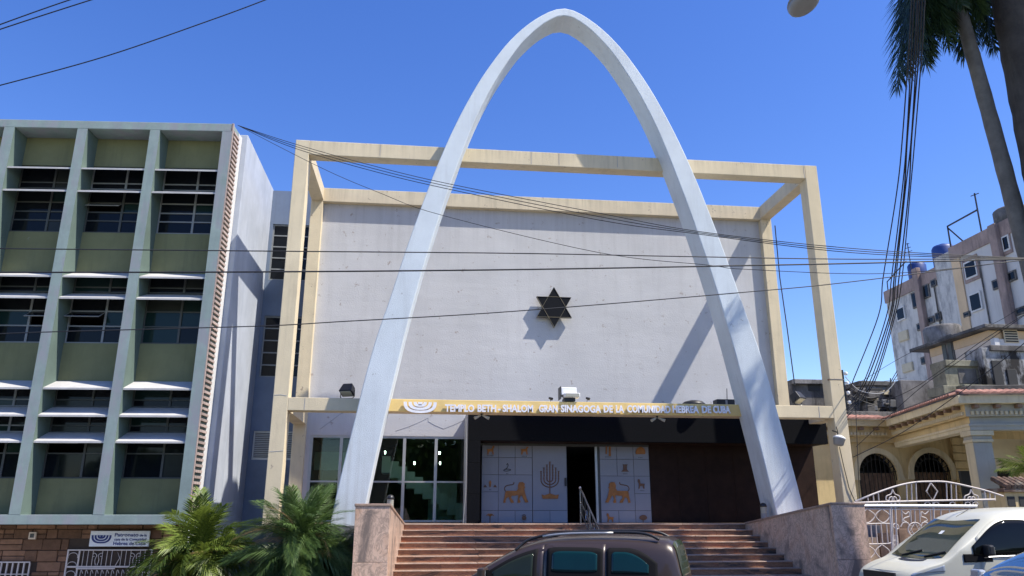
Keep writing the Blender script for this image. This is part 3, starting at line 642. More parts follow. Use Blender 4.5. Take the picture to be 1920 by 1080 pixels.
# insulators and cable loops on right column
ins = empty('insulator_rack', 'rack of cable insulators on the right portal column at beam height', 'insulator rack', (16.02, .1, 5.0))
o = MB().box(0, .06, -.05, .02, -.6, .5).build('bar', 'darkiron', ins)
for k in range(4):
    MB().lathe((.12, -.06, -.45+k*.28), [(.03, -.05), (.06, -.03), (.045, 0), (.06, .03), (.03, .05)], 10).build('insulator', 'lampwhite', ins, True)
for k in range(3): MB().tube(spline([(.1, -.05, .3-k*.25), (.5+.2*k, -.05, -.1-k*.2), (1.2, -.1, -.15), (1.7, -.1, .3+.1*k)], 6), .012, 5).build('cable_loop', 'cable' if k else 'greycable', ins)
MB().box(-.44, .02, -.10, -.02, .18, .22).build('strap', 'timber', ins)

# bollard lights
for px, Yb, zt_, lab in ((731, -.7, 1.50, 'dark domed bollard lamp on the flank wall beside the palms'), (1432, -.5, 1.35, 'domed bollard lamp with ribbed lens at the foot of the right arch leg')):
    p = at(px, 960, Yb); z0 = 1.30 if px < 1000 else 1.27
    if px < 1000: p = at(px, 960, -1.6); z0 = 1.42
    t = empty('bollard_lamp', lab, 'lamp', (p.x, p.y, z0), 0, 'bollard lamps beside the steps')
    MB().cyl((0, 0, 0), .085, .22, 14).build('post', 'lamp', t); MB().cyl((0, 0, .22), .08, .16, 14).build('lens', 'lens', t)
    for k in range(3): MB().cyl((0, 0, .25+k*.045), .086, .008, 14).build('ring', 'lamp', t)
    MB().lathe((0, 0, .38), [(.092, 0), (.092, .03), (.075, .075), (.04, .10), (.005, .108)], 14).build('dome', 'darkiron', t, True)

# ------------------------------------------------------------------ green office building
gO = Vector((-1.844, .071, 12.423)); gy = rad(-3.884)
gb = empty('office_building', 'green concrete gridded office block with deep sunshades over a brown stone ground floor', 'building', gO, gy)
G = gb
def gbox(name, mat, *b, bevel=0, parent=None, **k): return MB().box(*b).build(name, mat, parent or G, bevel=bevel, **k)
finx = [(-.285, 0), (-2.352, -2.072), (-4.42, -4.135), (-6.49, -6.20), (-8.56, -8.27)]; RD = .65; HG = 11.22
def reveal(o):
    o.data.materials.append(MT['gshaded'])
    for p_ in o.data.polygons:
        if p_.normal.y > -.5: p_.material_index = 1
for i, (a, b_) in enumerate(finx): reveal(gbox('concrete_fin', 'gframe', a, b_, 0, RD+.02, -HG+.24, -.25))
gbox('top_beam', 'gframe', -8.56, 0, .002, RD+.02, -.247, 0, bevel=.012); gbox('base_beam', 'gframe', -8.56, 0, .002, RD+.3, -HG, -HG+.238, bevel=.012)
gbox('roof', 'podium', -8.56, -.05, RD+.02, 2.8, -.3, -.05); gbox('rear_wall', 'slate', -8.56, -.3, 2.6, 2.8, -HG, -.3); gbox('end_wall', 'gframe', -8.56, -8.4, RD+.021, 2.6, -HG, -.301)
gbox('floor_slab', 'room', -8.5, -.4, RD+.3, 2.5, -HG+.02, -HG+.2)
for z in (-3.6, -6.9): gbox('floor_slab', 'room', -8.5, -.4, RD+.16, 2.5, z-.2, z)
gbox('dividing_wall', 'room', -8.39, -.4, 2.2, 2.3, -HG+.2, -.3)
def shade(x0, x1, zf, run=RD-.03, ang=25, th=.05):
    d = math.tan(rad(ang))*run; hz = th
    MB().hexa([(x0, .03, zf), (x1, .03, zf), (x1, .03+run, zf+d), (x0, .03+run, zf+d)], [(x0, .03, zf+hz), (x1, .03, zf+hz), (x1, .03+run, zf+d+hz*.8), (x0, .03+run, zf+d+hz*.8)]).build('sunshade', 'shade', G)
def window(x0, x1, z0, z1, rows, cols, openp=None):
    y = RD+.03; fw = .035; fb = MB(); xs = [x0+(x1-x0)*c for c in cols]; zs = [z1+(z0-z1)*r_ for r_ in rows]
    for i, x in enumerate(xs):
        ww = .06 if 0 < i < len(xs)-1 else fw; fb.box(x-ww/2 if 0 < i < len(xs)-1 else (x if i == 0 else x-ww), x+ww/2 if 0 < i < len(xs)-1 else (x+ww if i == 0 else x), y, y+.07, z0, z1)
    edges = []
    for i in range(len(xs)-1):
        a = xs[i]+(fw if i == 0 else .03); b_ = xs[i+1]-(fw if i == len(xs)-2 else .03); edges.append((a, b_))
        for j, z in enumerate(zs):
            lo, hi_ = (z-fw, z) if j == 0 else ((z, z+fw) if j == len(zs)-1 else (z-fw/2, z+fw/2)); fb.box(a, b_, y+.003, y+.067, lo, hi_)
    wd = fb.build('window', 'palefr' if R.random() < .3 else 'olivefr', G)
    for i, (a, b_) in enumerate(edges):
        for j in range(len(zs)-1):
            zt_, zb_ = zs[j]-(fw if j == 0 else fw/2), zs[j+1]+(fw if j == len(zs)-2 else fw/2)
            if openp == (i, j):
                hgt = zt_-zb_; t_ = rad(58)
                q = [(a, y+.03, zt_), (b_, y+.03, zt_), (b_, y+.03-hgt*math.sin(t_), zt_-hgt*math.cos(t_)), (a, y+.03-hgt*math.sin(t_), zt_-hgt*math.cos(t_))]
                MB().prism(q, (0, -.006, -.012)).build('open_pane', 'darkglass', wd)
                MB().tube(q+[q[0]], .016, 4).build('pane_frame', 'palefr', wd)
            else: MB().box(a, b_, y+.03, y+.036, zb_, zt_).build('pane', R.choice(('darkglass',)*6+('tealglass', 'tealglass', 'curtain')), wd)
opens = {(1, 0): (0, 1), (1, 1): (0, 1), (1, 2): (0, 0), (2, 1): (1, 1), (0, 2): None, (2, 2): (0, 0)}
for bi in range(4):
    x0, x1 = finx[bi+1][1], finx[bi][0]
    gbox('spandrel_panel', 'gpanel', x0, x1, RD, RD+.15, -1.14, -.25); shade(x0, x1, -1.52)
    window(x0, x1, -1.86, -1.15, (0, .72, 1), (0, .56, 1)); shade(x0, x1, -2.22)
    window(x0, x1, -3.21, -1.88, (0, .30, .52, .72, 1), (0, .56, 1), opens.get((bi, 0)))
    gbox('spandrel_panel', 'gpanel', x0, x1, RD, RD+.15, -4.42, -3.212); shade(x0, x1, -4.75)
    window(x0, x1, -5.0, -4.42, (0, .72, 1), (0, .56, 1)); shade(x0, x1, -5.36)
    window(x0, x1, -6.45, -5.02, (0, .36, .66, 1), (0, .56, 1), opens.get((bi, 1)))
    gbox('spandrel_panel', 'gpanel', x0, x1, RD, RD+.15, -7.50, -6.452); shade(x0, x1, -7.83)
    window(x0, x1, -8.2, -7.50, (0, .72, 1), (0, .56, 1)); shade(x0, x1, -8.54)
    window(x0, x1, -8.88, -8.22, (0, .72, 1), (0, .56, 1)); shade(x0, x1, -9.21)
    window(x0, x1, -10.07, -8.90, (0, .45, 1), (0, .56, 1), opens.get((bi, 2)))
    gbox('spandrel_panel', 'gpanel', x0, x1, RD, RD+.15, -HG+.24, -10.072)
# clay slats on the right-hand end
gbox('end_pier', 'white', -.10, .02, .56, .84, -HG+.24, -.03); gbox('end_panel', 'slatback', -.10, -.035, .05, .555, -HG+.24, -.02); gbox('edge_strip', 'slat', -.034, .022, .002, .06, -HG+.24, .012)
sm = MB().hexa([(-.033, .062, 0), (.045, .062, 0), (.045, .55, .0), (-.033, .55, .0)], [(-.033, .062, .065), (.045, .062, .065), (.045, .55, .065), (-.033, .55, .065)]).mesh('clay_slat')
sm.materials.append(MT['slat'])
for k in range(74):
    o = bpy.data.objects.new('clay_slat', sm); C.objects.link(o); o.parent = G; o.location = (0, 0, -HG+.26+k*.1465)
# ground floor of irregular stones
gbox('stone_backing', 'mortar', -8.5, -.3, RD+.16, RD+.35, -12.9, -HG)
zs_ = -12.86; gr = (-3.22, -1.05)
rows = []
while zs_ < -HG-.05:
    hgt = R.choice((.12, .16, .20, .24, .28)); hgt = min(hgt, -HG-.01-zs_); rows.append((zs_, hgt)); zs_ += hgt
for z, hgt in rows:
    x = -8.4
    while x < -.35:
        wd_ = R.uniform(.22, .62); b_ = min(x+wd_, -.32)
        if z < -11.83 and z+hgt > -11.9 or z < -11.9:
            if x < gr[0] < b_: b_ = gr[0]
            elif gr[0] <= x < gr[1]: x = gr[1]; continue
            if -9 < x < -4.05 and z+hgt < -12.12: x = b_; continue
        n = 1 if hgt < .2 or R.random() < .6 else 2
        for q in range(n):
            g = .008; pr = R.uniform(.012, .05)
            gbox('stone', 'stone', x+g, b_-g, RD+.16-pr, RD+.20, z+hgt*q/n+g, z+hgt*(q+1)/n-g, bevel=.012)
        x = b_
gbox('base_course', 'mortar', -8.5, -.3, RD+.05, RD+.16, -12.95, -12.87)
# entrance grille under the sign board
def iron_part(pts, r, name, parent, mat='iron', sp=True):
    q = spline(pts, 5) if sp and len(pts) > 2 else pts; return MB().tube(q, r, 5).build(name, mat, parent)
gd = MB().box(gr[0], gr[1], RD+.36, RD+.40, -12.9, -11.84).build('doorway', 'room', G)
gl = gbox('grille', 'iron', gr[0]+.01, gr[1]-.01, RD+.10, RD+.13, -11.87, -11.84)
gbox('grille_rail', 'iron', gr[0]+.05, gr[1]-.05, RD+.10, RD+.13, -12.28, -12.24, parent=gl)
gbox('grille_rail', 'iron', gr[0]+.30, gr[1]-.9, RD+.08, RD+.10, -12.32, -12.285, parent=gl)
for x in (gr[0]+.01, gr[0]+.30, gr[1]-.05): gbox('grille_bar', 'iron', x, x+.035, RD+.101, RD+.129, -12.9, -11.872, parent=gl)
x = gr[0]+.40
pat = 'bbbfbbbdbbbfbb'; step = (gr[1]-gr[0]-.5)/len(pat)
for i, ch in enumerate(pat):
    xx = gr[0]+.42+i*step; y = RD+.115
    if ch == 'b': iron_part([(xx, y, -12.24), (xx, y, -11.87)], .009, 'grille_bar', gl)
    elif ch == 'd': iron_part([(xx, y, -12.24), (xx+.09, y, -12.05), (xx, y, -11.87), (xx-.09, y, -12.05), (xx, y, -12.24)], .010, 'grille_diamond', gl, sp=False)
    else:
        for s_ in (-1, 1): iron_part([(xx+s_*.02, y, -12.23), (xx+s_*.05, y, -12.10), (xx+s_*.02, y, -11.98), (xx+s_*.10, y, -11.93), (xx+s_*.12, y, -12.0), (xx+s_*.07, y, -12.01)], .009, 'grille_scroll', gl)
for k in range(3):
    cz = -12.02-k*.22; iron_part([(gr[0]+.165+.12*math.cos(a), RD+.115, cz+.10*math.sin(a)) for a in np.linspace(-.3, math.pi+.3, 9)], .009, 'grille_scroll', gl)
for k in range(14): iron_part([(gr[0]+.42+k*.13, RD+.095, -12.9), (gr[0]+.42+k*.13, RD+.095, -12.36), (gr[0]+.48+k*.13, RD+.095, -12.42)], .008, 'grille_bar', gl)
# window grille lower left
wg = gbox('window_grille', 'iron', -8.5, -4.08, RD+.06, RD+.10, -12.16, -12.13); gbox('window_void', 'room', -8.5, -4.06, RD+.20, RD+.24, -12.86, -12.13)
for k in range(30): gbox('grille_bar', 'iron', -4.10-k*.14, -4.07-k*.14, RD+.062, RD+.098, -12.86, -12.162, parent=wg)
for z in (-12.42,): gbox('grille_rail', 'iron', -8.5, -4.08, RD+.05, RD+.06, z-.02, z, parent=wg)
# small box on stones
gp = Matrix.Translation(gO) @ Matrix.Rotation(gy, 4, 'Z')
wl = empty('wall_lamp', 'small pale square lamp fixed to the brown stones left of the grille', 'lamp', gp @ Vector((-4.13, RD+.10, -11.50)), gy)
MB().box(-.09, .09, -.06, .0, -.09, .09).build('case', 'peach', wl, bevel=.01); MB().box(-.05, .05, -.068, -.061, -.05, .05).build('lens', 'olivefr', wl)
# name board
nb = empty('name_board', 'white name board with navy menorah and lettering on the brown stones', 'sign', gp @ Vector((-1.905, RD+.02, -11.575)), gy)
MB().box(-.75, .75, 0, .05, -.19, .19).build('board', 'board', nb, bevel=.006)
I4 = Matrix.Identity(4)
menorah_logo(-.46, .085, .50, .20, -.003, 'navy', nb, .006, I4)
for wd_, a, b_, z0, z1 in (('Patronato', -.13, .47, .055, .135), ('de la', .50, .68, .055, .115), ('casa de la Comunidad', -.13, .68, -.045, .015), ('Hebrea de Cuba', -.14, .68, -.155, -.075)):
    me = text_mesh(wd_, 1, .02, .02); bb = bbox(me); ref = bbox(text_mesh('H', 1, 0)); k = (z1-z0)/(ref[1][1]-ref[0][1]); kx = (b_-a)/(bb[1][0]-bb[0][0])
    for v_ in me.vertices: x, y, z = v_.co; v_.co = (a+(x-bb[0][0])*kx, -.004-z*.1, z0+(y-ref[0][1])*k)
    link('lettering', me, 'navy', nb)

# ------------------------------------------------------------------ pale blue wing behind the office block, slate link wall
lk = empty('link_building', 'pale blue and slate wing with louvred windows between green block and portal', 'building', (-1.6, 3, ZP)); lki = Matrix.Translation((1.6, -3, -ZP))
def lb(name, mat, *b, bevel=0): o = MB().box(*b).build(name, mat, lk, bevel=bevel); o.matrix_parent_inverse = lki; return o
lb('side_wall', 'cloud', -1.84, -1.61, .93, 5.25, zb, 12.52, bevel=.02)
LY = 5.0
def pxrect(x0, y0, x1, y1, Y): a, b_ = at(x0, y0, Y), at(x1, y1, Y); return a.x, b_.x, b_.z, a.z
wins = [(499, 420, 600, 525), (480, 592, 600, 707)]
zw = [(at(520, 420, LY).z, at(520, 525, LY).z), (at(500, 592, LY).z, at(500, 707, LY).z), (at(480, 808, LY).z, at(480, 862, LY).z)]
lv = [12.47]+[z for pr in zw for z in pr]+[zb]
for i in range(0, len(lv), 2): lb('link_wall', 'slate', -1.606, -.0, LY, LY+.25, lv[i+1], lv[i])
lb('link_roof', 'podium', -1.606, 0, LY+.25, 11, 11.5, 11.7)
for i, (zt_, zb_) in enumerate(zw):
    x0_ = -1.50; lb('jamb', 'slate', -1.606, x0_, LY+.002, LY+.24, zb_+.002, zt_-.002)
    fb = MB().box(x0_, x0_+.05, LY+.06, LY+.12, zb_, zt_).box(-.05, 0, LY+.06, LY+.12, zb_, zt_).box(x0_+.05, -.05, LY+.06, LY+.12, zt_-.05, zt_).box(x0_+.05, -.05, LY+.06, LY+.12, zb_, zb_+.05)
    if i < 2:
        for k in range(1, 5): z = zb_+(zt_-zb_)*k/5; fb.box(x0_+.05, -.05, LY+.065, LY+.115, z-.02, z+.02)
    wnd = fb.build('louvre_window', 'palefr' if i < 2 else 'alu', lk); wnd.matrix_parent_inverse = lki
    if i < 2:
        for k in range(5):
            a = zb_+(zt_-zb_)*k/5+.03; b_ = zb_+(zt_-zb_)*(k+1)/5-.03; MB().box(x0_+.05, -.05, LY+.085, LY+.091, a, b_).build('pane', 'darkglass', wnd)
    else:
        n = 14
        for k in range(n): a = zb_+.05+(zt_-zb_-.1)*k/n; MB().hexa([(x0_+.05, LY+.06, a), (-.05, LY+.06, a), (-.05, LY+.11, a+.02), (x0_+.05, LY+.11, a+.02)], [(x0_+.05, LY+.06, a+.02), (-.05, LY+.06, a+.02), (-.05, LY+.11, a+.045), (x0_+.05, LY+.11, a+.045)]).build('louvre_blade', 'alu', wnd)
lb('room', 'room', -1.6, -.02, LY+.6, LY+.7, zb, 12.2)

# ------------------------------------------------------------------ mansion with arched openings (right)
ms = empty('mansion', 'weathered yellow villa with arched barred openings and red tile edged porch roof', 'house', (21, 5, ZP)); msi = Matrix.Translation((-21, -5, -ZP))
def K(o): o.matrix_parent_inverse = msi; return o
mA, mB, mC, mD = Vector((16.35, 7.16)), Vector((21.9, 7.16)), Vector((20.43, .91)), Vector((30, -.85))
path = [mA, mB, mC, mD]
def off(o_):
    out = []
    for i, p_ in enumerate(path):
        ds = []
        if i: ds.append((path[i]-path[i-1]).normalized())
        if i < 3: ds.append((path[i+1]-path[i]).normalized())
        ns = [Vector((d.y, -d.x)) for d in ds]
        if len(ns) == 1: out.append(p_+ns[0]*o_)
        else: bis = (ns[0]+ns[1]).normalized(); out.append(p_+bis*(o_/max(bis.dot(ns[0]), .3)))
    return out
def band(name, mat, o0, o1, z0, z1, z1b=None, segs=(0, 1, 2), bevel=.01):
    a, b_ = off(o0), off(o1); r_ = None
    for i in segs:
        q = [a[i], a[i+1], b_[i+1], b_[i]]; zz = z1 if z1b is None else z1b
        r_ = K(MB().hexa([(p_.x, p_.y, z0) for p_ in q], [(q[0].x, q[0].y, z1), (q[1].x, q[1].y, z1), (q[2].x, q[2].y, zz), (q[3].x, q[3].y, zz)]).build(name, mat if isinstance(mat, str) else mat[i], ms, bevel=bevel))
    return r_
cols = ('sooty', 'bandcream', 'bandcream')
band('cornice', ('mustard', 'bandcream', 'bandcream'), -.3, .42, 4.66, 4.90)
band('cornice_bed', ('mustard', 'mustard', 'creamshaded'), -.3, .16, 4.30, 4.657)
band('frieze', ('mustard', 'mustard', 'creamshaded'), -.3, .02, 4.10, 4.297, segs=(0, 1, 2))
band('architrave', ('bandcream', 'bandcream', 'creamshaded'), -.3, .06, 3.90, 4.097, segs=(1, 2))
band('architrave_band', ('bandcream', 'bandcream', 'creamshaded'), -.28, .09, 4.02, 4.095, segs=(1, 2))
# brackets, dentils and roof tiles along the cornice
def along(seg, o_, step, start=.2):
    a = off(o_); p0, p1 = a[seg], a[seg+1]; L_ = (p1-p0).length; d = (p1-p0)/L_; s_ = start
    while s_ < L_-.1: yield p0+d*s_, math.atan2(d.y, d.x); s_ += step
bm_ = MB().box(-.07, .07, -.12, .12, -.05, .05).mesh('bracket'); bm_.materials.append(MT['timber'])
dm_ = MB().box(-.035, .035, -.05, .05, -.05, .05).mesh('dentil'); dm_.materials.append(MT['bandcream'])
tm_ = MB().add([(.11*math.cos(a), y, .07*math.sin(a)+(.14 if y > 0 else 0)) for y in (-.24, .24) for a in np.linspace(0, math.pi, 6)], [(k, k+1, k+7, k+6) for k in range(5)]+[(0, 1, 2, 3, 4, 5), (11, 10, 9, 8, 7, 6), (0, 6, 11, 5)]).mesh('roof_tile'); tm_.materials.append(MT['tile'])
def inst(name, me, loc, rz): o = bpy.data.objects.new(name, me); C.objects.link(o); o.parent = ms; o.matrix_parent_inverse = msi; o.location = loc; o.rotation_euler = (0, 0, rz)
for seg in (0, 1, 2):
    for p_, a in along(seg, .24, .62, .35): inst('bracket', bm_, (p_.x, p_.y, 4.585), a)
    for p_, a in along(seg, .18, .14): inst('dentil', dm_, (p_.x, p_.y, 4.40), a)
    for p_, a in along(seg, .30, .2, .1): inst('roof_tile', tm_, (p_.x, p_.y, 4.93), a)
band('parapet', 'sooty2', -1.2, -.15, 4.905, 5.28, segs=(0, 1, 2)); band('roof_edge', 'sooty2', -3, -.6, 5.285, 5.36)
K(MB().prism([(16.4, 9, 4.95), (22.2, 9, 4.95), (21.5, 2, 4.95), (30, .6, 4.95), (30, 14, 4.95), (16.4, 14, 4.95)], (0, 0, .2)).build('roof', 'sooty2', ms))
# back wall with two arched openings
BY = 7.3
a1, a2 = at(1648, 900, BY), at(1750, 900, BY); rin = .78
zc1, zc2 = at(1648, 850, BY).z, at(1750, 849, BY).z
def archwall(x0, x1, holes, z0, z1, y0, y1):
    mb = MB(); x = x0
    for cx, r_, zs2 in holes:
        mb.box(x, cx-r_, y0, y1, z0, z1); n = 12
        for k in range(n):
            t0, t1 = math.pi-math.pi*k/n, math.pi-math.pi*(k+1)/n
            xa, xb = cx+r_*math.cos(t0), cx+r_*math.cos(t1); za, zb2 = zs2+r_*math.sin(t0), zs2+r_*math.sin(t1)
            mb.hexa([(xa, y0, za), (xb, y0, zb2), (xb, y1, zb2), (xa, y1, za)], [(xa, y0, z1), (xb, y0, z1), (xb, y1, z1), (xa, y1, z1)])
        x = cx+r_
    mb.box(x, x1, y0, y1, z0, z1); return mb
holes = [(a1.x, rin, zc1-rin), (a2.x, rin, zc2-rin)]
K(archwall(16.3, 30, holes, zb, 4.64, BY, BY+.35).build('wall', 'mustard', ms))
K(MB().box(16.3, 16.6, BY+.36, 14, zb, 4.8).box(29.7, 30, BY+.36, 14, zb, 4.8).box(16.3, 30, 13.8, 14.1, zb, 4.8).build('outer_wall', 'mustard', ms))
K(MB().box(16.7, 29.6, BY+1.4, BY+1.5, zb, 4.6).build('inner_wall', 'room', ms))
for cx, r_, zs2 in holes:
    v_ = []; n = 16
    prof = [(cx-r_, zs2-.25), ] ; angs = np.linspace(math.pi, 0, n+1)
    pts_i = [(cx-r_, zs2-.22)]+[(cx+r_*math.cos(a), zs2+r_*math.sin(a)) for a in angs]+[(cx+r_, zs2-.22)]
    ro = r_+.20; pts_o = [(cx-ro-.06, zs2-.22)]+[(cx+ro*math.cos(a), zs2+ro*math.sin(a)) for a in angs]+[(cx+ro+.06, zs2-.22)]
    mb = MB()
    for k in range(len(pts_i)-1):
        i0, i1, o1, o0 = pts_i[k], pts_i[k+1], pts_o[k+1], pts_o[k]
        mb.prism([(q[0], BY-.07, q[1]) for q in (i0, i1, o1, o0)], (0, .068, 0))
    K(mb.build('arch_moulding', 'bandcream', ms))
    gfr = K(MB().tube([(q[0]*.98+cx*.02, BY+.08, q[1]) for q in pts_i], .022, 5).build('window_grille', 'darkiron', ms))
    for k in range(9):
        xx = cx-r_+2*r_*(k+.5)/9; zt2 = zs2+math.sqrt(max(r_*r_-(xx-cx)**2, 0)); 
        o = MB().tube([(xx, BY+.08, zb+.3), (xx, BY+.08, zt2)], .016, 5).build('grille_bar', 'darkiron', gfr)
    for k in range(11):
        a = math.pi*(k+.5)/11; MB().tube([(cx+(r_-.22)*math.cos(a), BY+.04, zs2+(r_-.22)*math.sin(a)), (cx+r_*math.cos(a), BY+.04, zs2+r_*math.sin(a))], .02, 5).build('grille_spoke', 'darkiron', gfr)
    MB().tube([(cx+(r_-.22)*math.cos(a), BY+.04, zs2+(r_-.22)*math.sin(a)) for a in np.linspace(0, math.pi, 13)], .016, 5).build('grille_arc', 'darkiron', gfr)
    for s_ in (-1, 1):
        sh = K(MB().box(cx+(0.01 if s_ > 0 else -r_+.03), cx+(r_-.03 if s_ > 0 else -.01), BY+.25, BY+.30, zb, zs2-.05).build('shutter', 'timber', ms))
        for k in range(14): MB().box(cx+(.08 if s_ > 0 else -r_+.10), cx+(r_-.10 if s_ > 0 else -.08), BY+.235, BY+.249, zs2-.2-k*.13, zs2-.12-k*.13).build('louvre', 'timber', sh)
    K(MB().box(cx-r_, cx+r_, BY+.23, BY+.31, zs2-.045, zs2+.06).build('transom', 'timber', ms))
# rusticated pier beside second arch, porch column, front wall
px0 = at(1790, 870, BY-.05).x
for k in range(16): K(MB().box(px0, px0+.75, BY-.10, BY-.002, zb+k*.30, zb+k*.30+.275).build('rusticated_block', 'mustard', ms, bevel=.02))
cc = mC+Vector((.32, .22)); rot = math.atan2(-(mD-mC).y, (mD-mC).x)*-1
def rbox(name, mat, hx_, hy_, z0, z1, bevel=.015):
    c, s_ = math.cos(rot), math.sin(rot); q = [(cc.x+c*x-s_*y, cc.y+s_*x+c*y) for x, y in ((-hx_, -hy_), (hx_, -hy_), (hx_, hy_), (-hx_, hy_))]
    return K(MB().hexa([(*p_, z0) for p_ in q], [(*p_, z1) for p_ in q]).build(name, mat, ms, bevel=bevel))
rbox('column', 'creamshaded', .27, .25, ZP, 3.55)
rbox('capital', 'bandcream', .31, .29, 3.553, 3.64); rbox('capital', 'creamshaded', .29, .27, 3.643, 3.74); rbox('capital', 'bandcream', .34, .32, 3.743, 3.895)
c_, s_ = math.cos(rot), math.sin(rot)
q = [(cc.x+c_*x-s_*y, cc.y+s_*x+c_*y) for x, y in ((-.285, -.235), (-.273, -.235), (-.273, .235), (-.285, .235))]
K(MB().hexa([(*p_, ZP) for p_ in q], [(*p_, 3.55) for p_ in q]).build('column_face', 'bandcream', ms))  # side face stays cream; the column colour carries the painted front shade
fw0 = mC+(mD-mC).normalized()*1.2
K(MB().box(24.2, 30, 2.4, 2.7, zb, 3.9).build('porch_wall', 'mustard', ms)); K(MB().box(22.6, 24.2, 3.4, 3.6, 2.9, 3.9).build('porch_wall', 'bandcream', ms))
K(MB().box(22.3, 24.19, 4.3, 4.4, zb, 2.9).build('dark_doorway', 'room', ms))
# rooftop clutter above the mansion: stained terrace walls
tr_ = empty('terrace_ruin', 'soot blackened rooftop terrace walls above the villa porch roof', 'rooftop wall', (26, 10, 5)); tri = Matrix.Translation((-26, -10, -5))
def T(mb, n, mat, bevel=.02): o = mb.build(n, mat, tr_, bevel=bevel); o.matrix_parent_inverse = tri; return o
def pbox(x0, y0, x1, y1, Y, dep): a, b_ = at(x0, y1, Y), at(x1, y0, Y); return MB().box(a.x, b_.x, Y, Y+dep, a.z, b_.z)
T(pbox(1605, 735, 1672, 800, 11, 1.5), 'terrace_wall', 'sooty2'); T(pbox(1628, 716, 1690, 800, 12, 2), 'terrace_wall', 'sooty'); T(pbox(1690, 726, 1760, 800, 10.5, 1.2), 'terrace_wall', 'sooty2')
T(pbox(1612, 715, 1682, 722, 11.9, 2.2), 'terrace_slab', 'sooty2'); T(pbox(1635, 728, 1655, 760, 11.9, .09), 'opening', 'room'); T(pbox(1657, 733, 1700, 740, 10.9, .6), 'ledge', 'bandcream')
T(pbox(1700, 714, 1756, 800, 9.5, .5), 'terrace_wall', 'sooty'); T(pbox(1752, 735, 1930, 800, 9.8, .6), 'terrace_wall', 'sooty2')
T(pbox(1779, 684, 1836, 745, 7.0, .8), 'chimney_block', 'chimstone'); T(pbox(1774, 676, 1841, 686, 6.9, 1.0), 'chimney_cap', 'chimstone'); T(pbox(1800, 692, 1830, 719, 6.98, .05), 'opening', 'sooty2'); T(pbox(1771, 724, 1846, 740, 6.9, 1.0), 'chimney_base', 'chimstone')
T(pbox(1862, 655, 1985, 780, 6.6, 1.0), 'terrace_wall', 'black_stained'); T(pbox(1867, 676, 1876, 722, 6.55, .06), 'opening', 'room'); T(pbox(1893, 692, 1905, 722, 6.55, .06), 'opening', 'room'); T(pbox(1858, 650, 1990, 657, 6.5, 1.2), 'wall_coping', 'sooty2')
T(pbox(1810, 724, 1985, 734, 6.3, .5), 'ledge', 'chimstone')
rg = random.Random(21)
for k in range(46):
    px, py = rg.uniform(1602, 1770), rg.uniform(722, 778); wpx, hpx = rg.uniform(5, 22), rg.uniform(3, 16); yy = 10.2+rg.uniform(0, 1.2)
    T(pbox(px, py, px+wpx, py+hpx, yy, .4), 'rubble_block', rg.choice(('sooty', 'sooty2', 'sooty2', 'podium', 'bandcream')), .03)
for px in (1611, 1626, 1668, 1700, 1741): T(MB().tube([at(px, 770, 10.1), at(px+rg.uniform(-4, 4), rg.uniform(706, 724), 10.1)], .03, 5), 'pipe', 'darkiron')
# little brick chimney hut seen between the portal columns
hut = empty('rooftop_hut', 'small grey brick rooftop hut seen between the right portal columns', 'hut', at(1525, 760, 14))
hp_ = at(1525, 760, 14)
def hb(mb, n, mat): o = mb.build(n, mat, hut, bevel=.02); o.matrix_parent_inverse = Matrix.Translation(-hp_); return o
hb(pbox(1493, 718, 1560, 800, 14, 2), 'wall', 'sooty2'); hb(pbox(1488, 712, 1566, 719, 13.8, 2.4), 'roof_slab', 'sooty'); hb(pbox(1516, 720, 1537, 733, 13.97, .04), 'opening', 'room')
hb(pbox(1480, 735, 1620, 800, 15, 2), 'lower_wall', 'sooty2'); hb(pbox(1585, 735, 1622, 760, 14.9, .09), 'lower_wall_patch', 'sooty')

# ------------------------------------------------------------------ peach house behind the terrace
yh = empty('peach_house', 'peach plastered house with wide flat eaves before the apartment block', 'house', (32, 13, 5)); yhi = Matrix.Translation((-32, -13, -5))
def Y_(mb, n, mat, bevel=.02, parent=None):
    o = mb.build(n, mat, parent or yh, bevel=bevel)
    if parent is None: o.matrix_parent_inverse = yhi
    return o
XH = 30; c0, c1_ = atx(1743, 655, XH), atx(1850, 602, XH); ze = 9.75
Y_(MB().box(XH, XH+10, c1_.y, c0.y, 3, ze-.45), 'wall', 'peach'); Y_(MB().box(XH-.02, XH+10, c1_.y-.001, c0.y+.002, ze-.449, ze-.02), 'frieze', 'orange')
Y_(MB().box(XH-.006, XH+.25, c1_.y-.25, c1_.y-.003, 3, ze-.45), 'corner_pier', 'white'); Y_(MB().box(XH+.25, XH+10, c1_.y-.10, c1_.y-.004, 3, ze-.45), 'front_wall', 'towerc')
Y_(MB().box(XH-.5, XH+11, c1_.y-.45, c0.y+.95, ze, ze+.17), 'eaves_slab', 'sooty2'); 
w0, w1 = atx(1765, 640, XH), atx(1795, 688, XH)
wf = Y_(MB().box(XH-.05, XH+.02, w1.y, w0.y, w1.z, w0.z+.2), 'window', 'sooty2')
for k in range(2): Y_(MB().box(XH-.07, XH-.051, w1.y+.1+(w0.y-w1.y)/2*k, w1.y-.05+(w0.y-w1.y)/2*(k+1), w1.z+.1, w0.z+.1), 'pane', 'olivefr', 0, wf)
lo_, hi2 = at(1884, 642, c1_.y-.12), at(1906, 615, c1_.y-.12)
lf = Y_(MB().box(lo_.x, hi2.x, c1_.y-.14, c1_.y-.101, lo_.z, hi2.z), 'louvre_window', 'boarded')
for k in range(6): z = lo_.z+(hi2.z-lo_.z)*(k+.2)/6; Y_(MB().box(lo_.x+.06, hi2.x-.06, c1_.y-.16, c1_.y-.141, z, z+.06), 'louvre', 'room', 0, lf)
pt = atx(1768, 606, XH+1.5)
